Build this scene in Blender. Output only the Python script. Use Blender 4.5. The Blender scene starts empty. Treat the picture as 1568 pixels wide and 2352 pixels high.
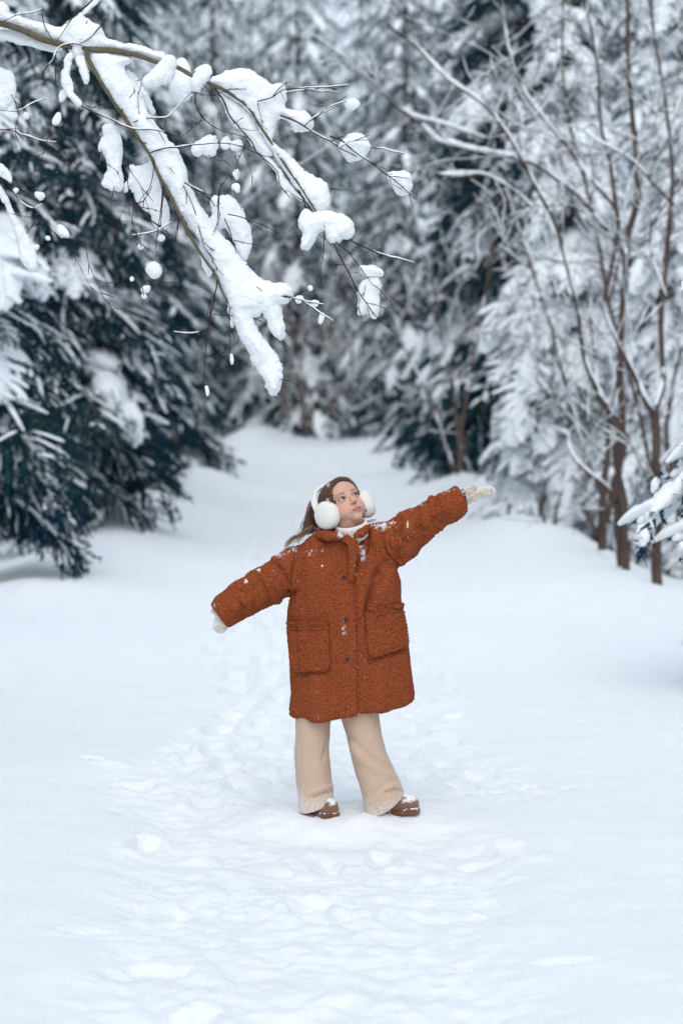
import bpy, math, random
import numpy as np
from mathutils import Vector
from mathutils.bvhtree import BVHTree

# ------------------------------------------------------------------ camera, world, sun, exposure
SC = bpy.context.scene
COL = SC.collection
CAM_Z = 1.45
FPX = 85.0 / 36.0 * 2352.0
PITCH = math.atan(236.0 / FPX)
FOCUS = 8.6
cam_d = bpy.data.cameras.new("camera")
cam = bpy.data.objects.new("camera", cam_d); COL.objects.link(cam)
cam_d.sensor_fit = 'VERTICAL'; cam_d.sensor_height = 36.0; cam_d.sensor_width = 24.0
cam_d.lens = 85.0
cam_d.clip_start = 0.1; cam_d.clip_end = 900.0
cam.location = (0, 0, CAM_Z)
cam.rotation_euler = (math.pi / 2 - PITCH, 0, 0)
cam_d.dof.use_dof = True
cam_d.dof.focus_distance = FOCUS
cam_d.dof.aperture_fstop = 3.0
SC.camera = cam

SUN_EL, SUN_AZ = math.radians(44), math.radians(184)
world = bpy.data.worlds.new("World"); SC.world = world
world.use_nodes = True
wn, wl = world.node_tree.nodes, world.node_tree.links
wn.clear()
w_out = wn.new('ShaderNodeOutputWorld'); w_bg = wn.new('ShaderNodeBackground')
w_sky = wn.new('ShaderNodeTexSky'); w_sky.sky_type = 'NISHITA'; w_sky.sun_disc = False
w_sky.sun_elevation = SUN_EL; w_sky.sun_rotation = SUN_AZ
w_sky.air_density = 1.0; w_sky.dust_density = 4.0; w_sky.ozone_density = 1.0
w_mix = wn.new('ShaderNodeMix'); w_mix.data_type = 'RGBA'
w_mix.inputs[0].default_value = 0.72
w_mix.inputs[7].default_value = (7.3, 8.3, 9.25, 1)      # even overcast cloud layer
wl.new(w_sky.outputs[0], w_mix.inputs[6]); wl.new(w_mix.outputs[2], w_bg.inputs[0])
w_bg.inputs[1].default_value = 0.108
wl.new(w_bg.outputs[0], w_out.inputs[0])

sun_d = bpy.data.lights.new("sun", 'SUN'); sun_d.energy = 0.95; sun_d.angle = math.radians(45)
sun_d.color = (1.0, 0.975, 0.94)
sun = bpy.data.objects.new("sun", sun_d); COL.objects.link(sun)
sd = Vector((math.sin(SUN_AZ) * math.cos(SUN_EL), math.cos(SUN_AZ) * math.cos(SUN_EL), math.sin(SUN_EL)))
sun.rotation_euler = sd.to_track_quat('Z', 'Y').to_euler()
sun.location = (0, 0, 30)

SC.view_settings.view_transform = 'Standard'
SC.view_settings.look = 'None'
SC.view_settings.exposure = 0.38
SC.view_settings.gamma = 1.0
SC.view_settings.use_curve_mapping = False
SC.render.engine = 'CYCLES'
SC.cycles.use_denoising = True
SC.cycles.max_bounces = 8
SC.cycles.diffuse_bounces = 5

# ------------------------------------------------------------------ helpers
def W(x, y, d):
    """point of the place seen at (x, y) of the 1568x2352 photograph at world depth Y = d"""
    u = (np.asarray(x, float) - 784) / FPX; v = (1176 - np.asarray(y, float)) / FPX
    cp, sp = math.cos(PITCH), math.sin(PITCH)
    t = d / (cp + v * sp)
    return np.stack([t * u, np.broadcast_to(d, np.shape(t * u)) + 0 * u, CAM_Z + t * (v * cp - sp)], -1)

def Z1(x, y, dy=0.0):     # girl, in the first enlargement's units
    return W(428.75 + np.asarray(x, float) * 0.4883, 1041.25 + np.asarray(y, float) * 0.4883, FOCUS + dy)
U1 = 0.4883 * FOCUS / FPX  # metres per unit there

def hsh(ix, iy, iz, seed):
    h = (ix.astype(np.int64) * 374761393 + iy.astype(np.int64) * 668265263 + iz.astype(np.int64) * 2147483647 + seed * 1274126177) & 0xFFFFFFFF
    h = ((h ^ (h >> 13)) * 1274126177) & 0xFFFFFFFF
    h = ((h ^ (h >> 16)) * 2246822519) & 0xFFFFFFFF
    return (h ^ (h >> 15)) & 0xFFFFFF

def vnoise(P, seed=0):
    P = np.asarray(P, float)
    if P.shape[-1] == 2: P = np.concatenate([P, np.zeros(P.shape[:-1] + (1,))], -1)
    I = np.floor(P); f = P - I; I = I.astype(np.int64); f = f * f * (3 - 2 * f)
    r = 0
    for a in (0, 1):
        for b in (0, 1):
            for c in (0, 1):
                w = (f[..., 0] if a else 1 - f[..., 0]) * (f[..., 1] if b else 1 - f[..., 1]) * (f[..., 2] if c else 1 - f[..., 2])
                r = r + w * hsh(I[..., 0] + a, I[..., 1] + b, I[..., 2] + c, seed)
    return r / float(0xFFFFFF) * 2 - 1

def fbm(P, o=4, seed=0, g=0.5):
    r = 0; a = 1.0; s = 0
    for i in range(o):
        r = r + a * vnoise(np.asarray(P) * 2.03 ** i + 17.3 * i, seed + i); s += a; a *= g
    return r / s

def worley(P, seed=0):
    P = np.asarray(P, float)
    if P.shape[-1] == 2: P = np.concatenate([P, np.zeros(P.shape[:-1] + (1,))], -1)
    I = np.floor(P).astype(np.int64); f1 = np.full(P.shape[:-1], 9.0); f2 = f1.copy()
    for a in (-1, 0, 1):
        for b in (-1, 0, 1):
            for c in (-1, 0, 1):
                J = I + np.array([a, b, c])
                q = np.stack([hsh(J[..., 0], J[..., 1], J[..., 2], seed + k) / float(0xFFFFFF) for k in (0, 1, 2)], -1) + J
                d = np.sqrt(((q - P) ** 2).sum(-1))
                f2 = np.minimum(f2, np.maximum(f1, d)); f1 = np.minimum(f1, d)
    return f1, f2

def sstep(a, b, x):
    t = np.clip((x - a) / (b - a), 0, 1); return t * t * (3 - 2 * t)

class Geo:
    def __init__(s): s.V = []; s.F3 = []; s.F4 = []; s.M3 = []; s.M4 = []; s.n = 0
    def add(s, V, F, m=0):
        V = np.asarray(V, float).reshape(-1, 3); F = np.asarray(F, np.int64)
        if len(F) == 0: return
        if F.shape[1] == 3: s.F3.append(F + s.n); s.M3.append(np.full(len(F), m))
        else: s.F4.append(F + s.n); s.M4.append(np.full(len(F), m))
        s.V.append(V); s.n += len(V)
    def mesh(s, name, mats, smooth=True):
        V = np.concatenate(s.V) if s.V else np.zeros((0, 3))
        F3 = np.concatenate(s.F3) if s.F3 else np.zeros((0, 3), np.int64)
        F4 = np.concatenate(s.F4) if s.F4 else np.zeros((0, 4), np.int64)
        me = bpy.data.meshes.new(name)
        me.vertices.add(len(V)); me.vertices.foreach_set('co', V.astype(np.float32).ravel())
        nl = len(F3) * 3 + len(F4) * 4
        me.loops.add(nl)
        me.loops.foreach_set('vertex_index', np.concatenate([F3.ravel(), F4.ravel()]).astype(np.int32))
        me.polygons.add(len(F3) + len(F4))
        st = np.concatenate([np.arange(len(F3)) * 3, len(F3) * 3 + np.arange(len(F4)) * 4]).astype(np.int32)
        me.polygons.foreach_set('loop_start', st)
        mi = np.concatenate(([np.concatenate(s.M3)] if s.M3 else []) + ([np.concatenate(s.M4)] if s.M4 else [])) if nl else np.zeros(0)
        for m in mats: me.materials.append(m)
        me.polygons.foreach_set('material_index', mi.astype(np.int32))
        me.polygons.foreach_set('use_smooth', np.full(len(F3) + len(F4), smooth))
        me.update(calc_edges=True); me.validate()
        return me

def link(name, me, parent=None, loc=None, rot=None, **props):
    o = bpy.data.objects.new(name, me); COL.objects.link(o)
    if parent is not None: o.parent = parent
    if loc is not None: o.location = loc
    if rot is not None: o.rotation_euler = rot
    for k, v in props.items(): o[k] = v
    return o
def empty(name, loc, label, cat, group=None, rot=(0, 0, 0)):
    o = bpy.data.objects.new(name, None); COL.objects.link(o); o.location = loc; o.rotation_euler = rot
    o.empty_display_size = 0.2
    o['label'] = label; o['category'] = cat
    if group: o['group'] = group
    return o
def vattr(me, name, val):
    a = me.attributes.new(name, 'FLOAT', 'POINT'); a.data.foreach_set('value', np.asarray(val, np.float32))
def cattr(me, name, rgb):
    a = me.attributes.new(name, 'FLOAT_COLOR', 'POINT')
    c = np.ones((len(rgb), 4), np.float32); c[:, :3] = rgb; a.data.foreach_set('color', c.ravel())

def tube_vf(P, R, n=6, squash=1.0, phase=0.0, cap=True):
    P = np.asarray(P, float); m = len(P); R = np.broadcast_to(np.asarray(R, float), (m,))
    T = np.gradient(P, axis=0); T /= np.linalg.norm(T, axis=1, keepdims=True) + 1e-12
    up = np.array([0.13, 0.05, 1.0]) if abs(T[:, 2]).mean() < 0.85 else np.array([0.0, -1.0, 0.1])
    S = np.cross(T, up); S /= np.linalg.norm(S, axis=1, keepdims=True) + 1e-9
    N = np.cross(S, T)
    a = np.arange(n) / n * 2 * math.pi + phase
    V = P[:, None] + R[:, None, None] * (np.cos(a)[None, :, None] * S[:, None] + squash * np.sin(a)[None, :, None] * N[:, None])
    V = V.reshape(-1, 3)
    i = np.arange(m - 1)[:, None] * n; j = np.arange(n)[None]; k = (j + 1) % n
    F = np.stack([i + j, i + k, i + n + k, i + n + j], -1).reshape(-1, 4)
    return V, F
def resample(P, step):
    P = np.asarray(P, float); s = np.r_[0, np.cumsum(np.linalg.norm(np.diff(P[:, :3], axis=0), axis=1))]
    # Catmull-Rom-ish smoothing through cubic interpolation of each coordinate
    n = max(3, int(s[-1] / step) + 1); t = np.linspace(0, s[-1], n)
    out = np.empty((n, P.shape[1]))
    m = np.gradient(P, s, axis=0) if len(P) > 2 else np.repeat((P[1:] - P[:1]) / max(s[-1], 1e-9), 2, 0)
    idx = np.clip(np.searchsorted(s, t) - 1, 0, len(P) - 2)
    h = s[idx + 1] - s[idx]; u = ((t - s[idx]) / h)[:, None]; h = h[:, None]
    out = (2*u**3-3*u**2+1)*P[idx] + (u**3-2*u**2+u)*h*m[idx] + (-2*u**3+3*u**2)*P[idx+1] + (u**3-u**2)*h*m[idx+1]
    return out

# ---- signed-distance modelling: smooth unions meshed with surface nets
class Vol:
    def __init__(s, xs, ys, zs):
        s.x, s.y, s.z = [np.asarray(q, np.float32) for q in (xs, ys, zs)]
        s.F = np.full((len(xs), len(ys), len(zs)), 0.06, np.float32)
    def sub(s, lo, hi):
        sl = []
        for q, a, b in zip((s.x, s.y, s.z), lo, hi):
            sl.append(slice(max(0, np.searchsorted(q, a) - 1), min(len(q), np.searchsorted(q, b) + 1)))
        X = s.x[sl[0]][:, None, None]; Y = s.y[sl[1]][None, :, None]; Z = s.z[sl[2]][None, None, :]
        return tuple(sl), X, Y, Z
    def put(s, sl, d, k=0.01, op='u'):
        a = s.F[sl]
        if a.size == 0: return
        d = d.astype(np.float32)
        if op == 'u':
            h = np.clip(0.5 + 0.5 * (a - d) / k, 0, 1); s.F[sl] = a + (d - a) * h - k * h * (1 - h)
        elif op == 's':       # subtract d
            d = -d; h = np.clip(0.5 - 0.5 * (a - d) / k, 0, 1); s.F[sl] = a + (d - a) * h + k * h * (1 - h)
    def ell(s, c, r, k=0.01, op='u', M=None):
        c = np.asarray(c, float); r = np.asarray(r, float); e = max(r) + k + 0.012
        sl, X, Y, Z = s.sub(c - e, c + e)
        x, y, z = X - c[0], Y - c[1], Z - c[2]
        if M is not None:
            x, y, z = [M[0][i] * x + M[1][i] * y + M[2][i] * z for i in range(3)]
        k0 = np.sqrt((x / r[0]) ** 2 + (y / r[1]) ** 2 + (z / r[2]) ** 2)
        k1 = np.sqrt((x / r[0] ** 2) ** 2 + (y / r[1] ** 2) ** 2 + (z / r[2] ** 2) ** 2) + 1e-9
        s.put(sl, k0 * (k0 - 1) / k1, k, op)
    def cap(s, P, R, k=0.01, op='u', sy=1.0):
        P = np.asarray(P, float); R = np.broadcast_to(np.asarray(R, float), (len(P),))
        for a, b, ra, rb in zip(P[:-1], P[1:], R[:-1], R[1:]):
            e = max(ra, rb) * max(1, sy) + k + 0.012
            sl, X, Y, Z = s.sub(np.minimum(a, b) - e, np.maximum(a, b) + e)
            d = b - a; q = (d ** 2).sum() + 1e-12
            t = np.clip(((X - a[0]) * d[0] + (Y - a[1]) * d[1] + (Z - a[2]) * d[2]) / q, 0, 1)
            dd = np.sqrt((X - a[0] - t * d[0]) ** 2 + ((Y - a[1] - t * d[1]) / sy) ** 2 + (Z - a[2] - t * d[2]) ** 2)
            s.put(sl, dd - (ra + (rb - ra) * t), k, op)
    def nets(s):
        F = s.F; nx, ny, nz = F.shape; ins = F < 0
        cn = (nx - 1, ny - 1, nz - 1)
        cid = lambda i, j, k: (i * cn[1] + j) * cn[2] + k
        E = []; cells = []; pts = []
        for ax in range(3):
            sa = [slice(None)] * 3; sb = [slice(None)] * 3; sa[ax] = slice(0, -1); sb[ax] = slice(1, None)
            m = ins[tuple(sa)] != ins[tuple(sb)]
            b, c = [q for q in range(3) if q != ax]
            for q in (b, c):
                w = [slice(None)] * 3; w[q] = 0; m[tuple(w)] = False; w[q] = -1; m[tuple(w)] = False
            I = np.array(np.nonzero(m)); J = I.copy(); J[ax] += 1
            f0 = F[tuple(I)]; f1 = F[tuple(J)]; t = f0 / (f0 - f1)
            g = [s.x, s.y, s.z]; p = np.stack([g[q][I[q]] for q in range(3)], -1).astype(float)
            p[:, ax] += t * (g[ax][J[ax]] - g[ax][I[ax]])
            cc = []
            for (u, v) in ((0, 0), (1, 0), (1, 1), (0, 1)):
                K = I.copy(); K[b] -= u; K[c] -= v; cc.append(cid(*K))
            cc = np.stack(cc, -1)
            flip = (f0 < 0) ^ (ax == 1)
            cc[~flip] = cc[~flip][:, ::-1]
            E.append(cc); cells.append(cc.ravel()); pts.append(np.repeat(p, 4, 0))
        Q = np.concatenate(E); cl = np.concatenate(cells); pp = np.concatenate(pts)
        u, inv = np.unique(cl, return_inverse=True)
        n = np.bincount(inv); V = np.stack([np.bincount(inv, pp[:, q]) / n for q in range(3)], -1)
        Fq = np.searchsorted(u, Q)
        # orient so that the faces point outwards
        a, b_, c_ = V[Fq[:, 0]], V[Fq[:, 1]], V[Fq[:, 2]]
        return V, Fq[:, ::-1]
def vnormals(V, F):
    n = np.cross(V[F[:, 2]] - V[F[:, 0]], V[F[:, 3 if F.shape[1] == 4 else 1]] - V[F[:, 1 if F.shape[1] == 4 else 0]])
    if F.shape[1] == 3: n = np.cross(V[F[:, 1]] - V[F[:, 0]], V[F[:, 2]] - V[F[:, 0]])
    N = np.stack([sum(np.bincount(F[:, i], n[:, q], len(V)) for i in range(F.shape[1])) for q in range(3)], -1)
    N /= np.linalg.norm(N, axis=1, keepdims=True) + 1e-12
    return N
def out_normals(V, F, c):
    """vertex normals and faces, flipped as a whole when they point inwards"""
    N = vnormals(V, F)
    vol = (N * (V - V.mean(0))).sum()
    if vol < 0: F = F[:, ::-1]; N = -N
    return N, F
def smooth_v(V, F, it=2, lam=0.5):
    n = F.shape[1]
    A = np.concatenate([F[:, i] for i in range(n)]); B = np.concatenate([F[:, (i + 1) % n] for i in range(n)])
    a = np.r_[A, B]; b = np.r_[B, A]; cnt = np.bincount(a, minlength=len(V))[:, None]
    for _ in range(it):
        m = np.stack([np.bincount(a, V[b, q], len(V)) for q in range(3)], -1) / np.maximum(cnt, 1)
        V = V + lam * (m - V)
    return V

# ------------------------------------------------------------------ materials
def mat(name, col=(0.5, 0.5, 0.5), rough=0.8, spec=0.3):
    m = bpy.data.materials.new(name); m.use_nodes = True
    b = m.node_tree.nodes['Principled BSDF']
    b.inputs['Base Color'].default_value = (*col, 1); b.inputs['Roughness'].default_value = rough
    b.inputs['Specular IOR Level'].default_value = spec
    return m, m.node_tree.nodes, m.node_tree.links, b
def ramp(n, stops):
    r = n.new('ShaderNodeValToRGB'); e = r.color_ramp.elements
    while len(e) < len(stops): e.new(0.5)
    for q, (p, c) in zip(e, stops): q.position = p; q.color = (*c, 1)
    return r
def noise_node(n, l, scale, detail=4, rough=0.5, src=None, vec=None):
    t = n.new('ShaderNodeTexNoise'); t.inputs['Scale'].default_value = scale
    t.inputs['Detail'].default_value = detail; t.inputs['Roughness'].default_value = rough
    if vec is not None: l.new(vec, t.inputs['Vector'])
    return t
def objco(n, which='Object'):
    return n.new('ShaderNodeTexCoord').outputs[which]
def bump(n, l, b, h, strength, dist):
    u = n.new('ShaderNodeBump'); u.inputs['Strength'].default_value = strength; u.inputs['Distance'].default_value = dist
    l.new(h, u.inputs['Height']); l.new(u.outputs[0], b.inputs['Normal']); return u

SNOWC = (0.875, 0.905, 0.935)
def snow_mat(name, scale=60, dist=0.004, col=SNOWC):
    m, n, l, b = mat(name, col, 0.6, 0.25)
    co = objco(n)
    t = noise_node(n, l, scale, 6, 0.65, vec=co); bump(n, l, b, t.outputs[0], 0.6, dist)
    t2 = noise_node(n, l, scale * 0.08, 3, 0.5, vec=co)
    r = ramp(n, [(0.3, tuple(c * 0.965 for c in col)), (0.7, col)])
    l.new(t2.outputs[0], r.inputs[0]); l.new(r.outputs[0], b.inputs['Base Color'])
    return m
M_GROUND = snow_mat('ground_snow', 55, 0.013)
M_CLUMP = snow_mat('branch_snow', 180, 0.002)
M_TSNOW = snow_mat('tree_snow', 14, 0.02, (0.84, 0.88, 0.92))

def bark_mat(name, c1, c2, scale, moss=None):
    m, n, l, b = mat(name, c1, 0.9, 0.15)
    co = objco(n); mp = n.new('ShaderNodeMapping'); mp.inputs['Scale'].default_value = (1, 1, 0.25)
    l.new(co, mp.inputs[0])
    t = noise_node(n, l, scale, 6, 0.7, vec=mp.outputs[0])
    st = [(0.3, c1), (0.7, c2)]
    if moss: st = [(0.25, c1), (0.5, c2), (0.75, moss)]
    r = ramp(n, st); l.new(t.outputs[0], r.inputs[0]); l.new(r.outputs[0], b.inputs['Base Color'])
    bump(n, l, b, t.outputs[0], 0.8, 0.01)
    return m
M_TRUNK = bark_mat('spruce_bark', (0.035, 0.028, 0.028), (0.09, 0.065, 0.055), 9)
M_BARE = bark_mat('bare_bark', (0.045, 0.033, 0.03), (0.12, 0.085, 0.07), 12)
M_BIRCH = bark_mat('branch_bark', (0.06, 0.055, 0.04), (0.15, 0.13, 0.09), 60, (0.17, 0.16, 0.10))
M_TWIG = bark_mat('twig_bark', (0.035, 0.022, 0.022), (0.09, 0.05, 0.045), 60)
def needle_mat():
    m, n, l, b = mat('needles', (0.02, 0.05, 0.05), 0.75, 0.12)
    oi = n.new('ShaderNodeObjectInfo'); t = noise_node(n, l, 2.2, 3, 0.6, vec=objco(n))
    ad = n.new('ShaderNodeMath'); ad.operation = 'MULTIPLY_ADD'; ad.inputs[1].default_value = 0.35
    l.new(oi.outputs['Random'], ad.inputs[0]); l.new(t.outputs[0], ad.inputs[2])
    r = ramp(n, [(0.3, (0.003, 0.026, 0.055)), (0.6, (0.006, 0.038, 0.064)), (0.95, (0.020, 0.066, 0.066))])
    l.new(ad.outputs[0], r.inputs[0]); l.new(r.outputs[0], b.inputs['Base Color'])
    return m
M_NEEDLE = needle_mat()

# ------------------------------------------------------------------ ground
rng = np.random.default_rng(7)
FOOT = []   # footprints x, y, length, width, depth, angle
for i in range(16):
    y = rng.uniform(4.9, 8.5); x = -0.07 + rng.normal() * 0.33
    FOOT.append((x, y, rng.uniform(.09, .15), rng.uniform(.045, .07), rng.uniform(.015, .045), rng.normal() * 0.5))
for i in range(20):
    y = rng.uniform(8.9, 10.6); x = -0.25 + rng.normal() * 0.36
    FOOT.append((x, y, rng.uniform(.10, .16), rng.uniform(.05, .08), rng.uniform(.02, .055), rng.normal() * 0.7))
for i in range(90):
    y = 9.5 + i * 0.27; xx = np.interp(y, [8, 11, 15, 26, 40], [-.2, -.42, -.52, -.86, -1.1]) + (0.1 if i % 2 else -0.1) + rng.normal() * .04
    FOOT.append((xx, y, .15, .07, .06, rng.normal() * .2))
for i in range(50):
    y = 9.8 + i * 0.3; xx = np.interp(y, [8, 11.3, 14.4, 25], [.25, .44, .43, .1]) + (0.07 if i % 2 else -0.07) + rng.normal() * .03
    FOOT.append((xx, y, .15, .055, .035, rng.normal() * .2))
for (px, py, dd) in ((1310, 2215, .018), (1215, 1790, .035), (1060, 1785, .05), (200, 2130, .03), (225, 1750, .06), (340, 1810, .07), (330, 1925, .05), (420, 1740, .05), (1490, 2270, .008), (360, 2195, .03)):
    d = CAM_Z * FPX / (py - 940) ; FOOT.append(((px - 784) / FPX * d, d, .09, .05, dd, rng.normal()))
FOOT = np.array(FOOT)

def height(x, y, fine=True):
    x = np.asarray(x, float); y = np.asarray(y, float)
    z = np.interp(y, [-50, 22, 30, 45, 60, 80, 120, 200, 400], [0, 0, .03, .23, .47, .80, 1.5, 2.5, 4])
    P = np.stack([x, y], -1)
    z = z + 0.035 * vnoise(P / 1.9, 3) + 0.05 * vnoise(P / 4.3 + 5, 4) * sstep(9, 16, y) + 0.18 * vnoise(P / np.array([7., 11.]), 5) * sstep(26, 45, y)
    # bank on the right beyond the crest, hollow round the trees on the left
    z = z + 0.34 * np.exp(-((x - 2.0) / 0.72) ** 2) * sstep(15, 27, y) * (1 + .25 * vnoise(P / 3.1 + 7, 41)) + .24 * np.exp(-((x + 2.45) / 0.62) ** 2) * sstep(19, 27, y) * (1 + .3 * vnoise(P / 3.3 + 3, 42))
    z = z - .07 * np.exp(-((x + .5) / .9) ** 2) * sstep(16, 26, y)
    z = z - (0.32 * sstep(2.35, 3.6, x)) * sstep(14, 22, y) + 0.5 * sstep(4.5, 12, x)
    z = z + 0.12 * np.exp(-((y - 18.8) / 1.0) ** 2) * sstep(-0.9, -2.6, x) + .05 * vnoise(P / np.array([2.6, 3.4]) + 31, 6) * sstep(9, 14, y)
    z = z - 0.16 * sstep(-2.6, -3.6, x) * sstep(16, 21, y) + 0.6 * sstep(-5, -12, x)
    # wind ripples on the smooth sides
    z = z + 0.004 * vnoise(np.stack([x * 2.2 + y * .6, y * 9], -1), 8)
    if fine:
        m = ((y > 2) & (y < 38) & (np.abs(x + 0.1) < 2.2))
        xs, ys = x[m], y[m]; Q = np.stack([xs, ys], -1)
        cx = np.interp(ys, [4, 8.6, 11, 15, 26, 40], [-.05, -.12, -.1, -.2, -.7, -1.0])
        wd = np.interp(ys, [4, 6.4, 8.6, 9.4, 10.2, 11.5, 15, 30], [.62, .55, .50, .85, .6, .55, .30, .25])
        tr = 1 - sstep(0.75, 1.35, np.abs(xs - cx + 0.12 * vnoise(Q * 2.5, 31)) / wd)
        tr = tr * np.interp(ys, [4, 11, 14, 30], [1, 1, .55, .25])
        f1, f2 = worley(Q / 0.16 + 0.5 * np.stack([vnoise(Q * 9, 11), vnoise(Q * 9, 12)], -1), 13)
        g1, g2 = worley(Q / 0.07 + 0.5 * np.stack([vnoise(Q * 15, 14), vnoise(Q * 15, 15)], -1), 16)
        dz = tr * (-0.045 + 0.020 * (np.clip(f2 - f1, 0, .5) - .2) + 0.025 * fbm(Q / 0.17, 6, 17, .72) + 0.009 * (0.5 - f1) + 0.012 * (.5 - g1) + .006 * np.abs(fbm(Q / .06, 3, 18)))
        dz += 0.003 * fbm(Q / 0.1, 3, 19)
        fp = np.zeros_like(xs)
        for (fx, fy, fl, fw, fd, an) in FOOT:
            k = (np.abs(xs - fx) < .4) & (np.abs(ys - fy) < .4)
            if not k.any(): continue
            c, s = math.cos(an), math.sin(an); a = (xs[k] - fx) * c + (ys[k] - fy) * s; b = -(xs[k] - fx) * s + (ys[k] - fy) * c
            r = np.sqrt((a / fw) ** 2 + (b / fl) ** 2) + 0.18 * vnoise(Q[k] / 0.045, 23)
            fp[k] += -.5 * fd * (1 - sstep(0.75, 1.06, r)) + 0.3 * fd * np.exp(-((r - 1.35) / .28) ** 2)
        fp = np.clip(fp, -.075, .03)
        dz += fp
        # the girl's feet press into the snow here
        near = np.exp(-(((xs - .02) / .38) ** 2 + ((ys - 8.68) / .26) ** 2) ** 2)
        dz = dz * (1 - 0.8 * near) + 0.022 * near + near * .026 * fbm(Q / 0.07, 4, 29, .6)
        z[m] += dz
        z[m] = z[m] * (1 - near) + near * (.009 + .020 * fbm(Q / .06, 4, 30, .6) + .006 * fbm(Q / .02, 2, 33))
        bank = 0.05 * vnoise(P[~m] / 1.1, 27) * (np.abs(x[~m]) > 2.5)
        z[~m] += bank
    return z

GY = np.r_[np.linspace(-30, 4, 24)[:-1], np.linspace(4, 5, 30)[:-1], np.arange(5, 12, 0.0165)]
q = 12.0
ext = []
while q < 330: ext.append(q); q *= 1.0095
GY = np.r_[GY, ext]
gx = list(np.arange(0, 2.0, 0.0165)); q = 2.0; st = .02
while q < 120: gx.append(q); st *= 1.075; q += st
GX = np.r_[-np.array(gx[1:])[::-1], gx]
XX, YY = np.meshgrid(GX, GY, indexing='ij')
ZZ = height(XX.ravel(), YY.ravel()).reshape(XX.shape)
nx_, ny_ = XX.shape
ii, jj = np.meshgrid(np.arange(nx_ - 1), np.arange(ny_ - 1), indexing='ij')
base = (ii * ny_ + jj).ravel()
g = Geo(); g.add(np.stack([XX, YY, ZZ], -1), np.stack([base, base + ny_, base + ny_ + 1, base + 1], -1))
ground = link('snow_ground', g.mesh('snow_ground', [M_GROUND]), kind='structure')
def gz(x, y): return float(height(np.array([x]), np.array([y]), False)[0])

# ------------------------------------------------------------------ spruces
def blob_tube(P, R, rg, n=7, lump=0.25, squash=0.75):
    """a lumpy roll of snow lying along a polyline, closed at both ends"""
    P = np.asarray(P, float); m = len(P)
    t = np.linspace(0, 1, m)
    prof = np.clip(np.sin(np.pi * np.clip(t * 1.02, 0.02, .98)) ** 0.42, 0.08, 1)
    R = np.asarray(R) * prof * (1 + lump * rg.normal(size=m) * .6)
    V, F = tube_vf(P, np.abs(R) + 1e-3, n, squash)
    V += rg.normal(size=V.shape) * (np.repeat(np.abs(R), n)[:, None] * lump * 0.35)
    return V, F

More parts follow.
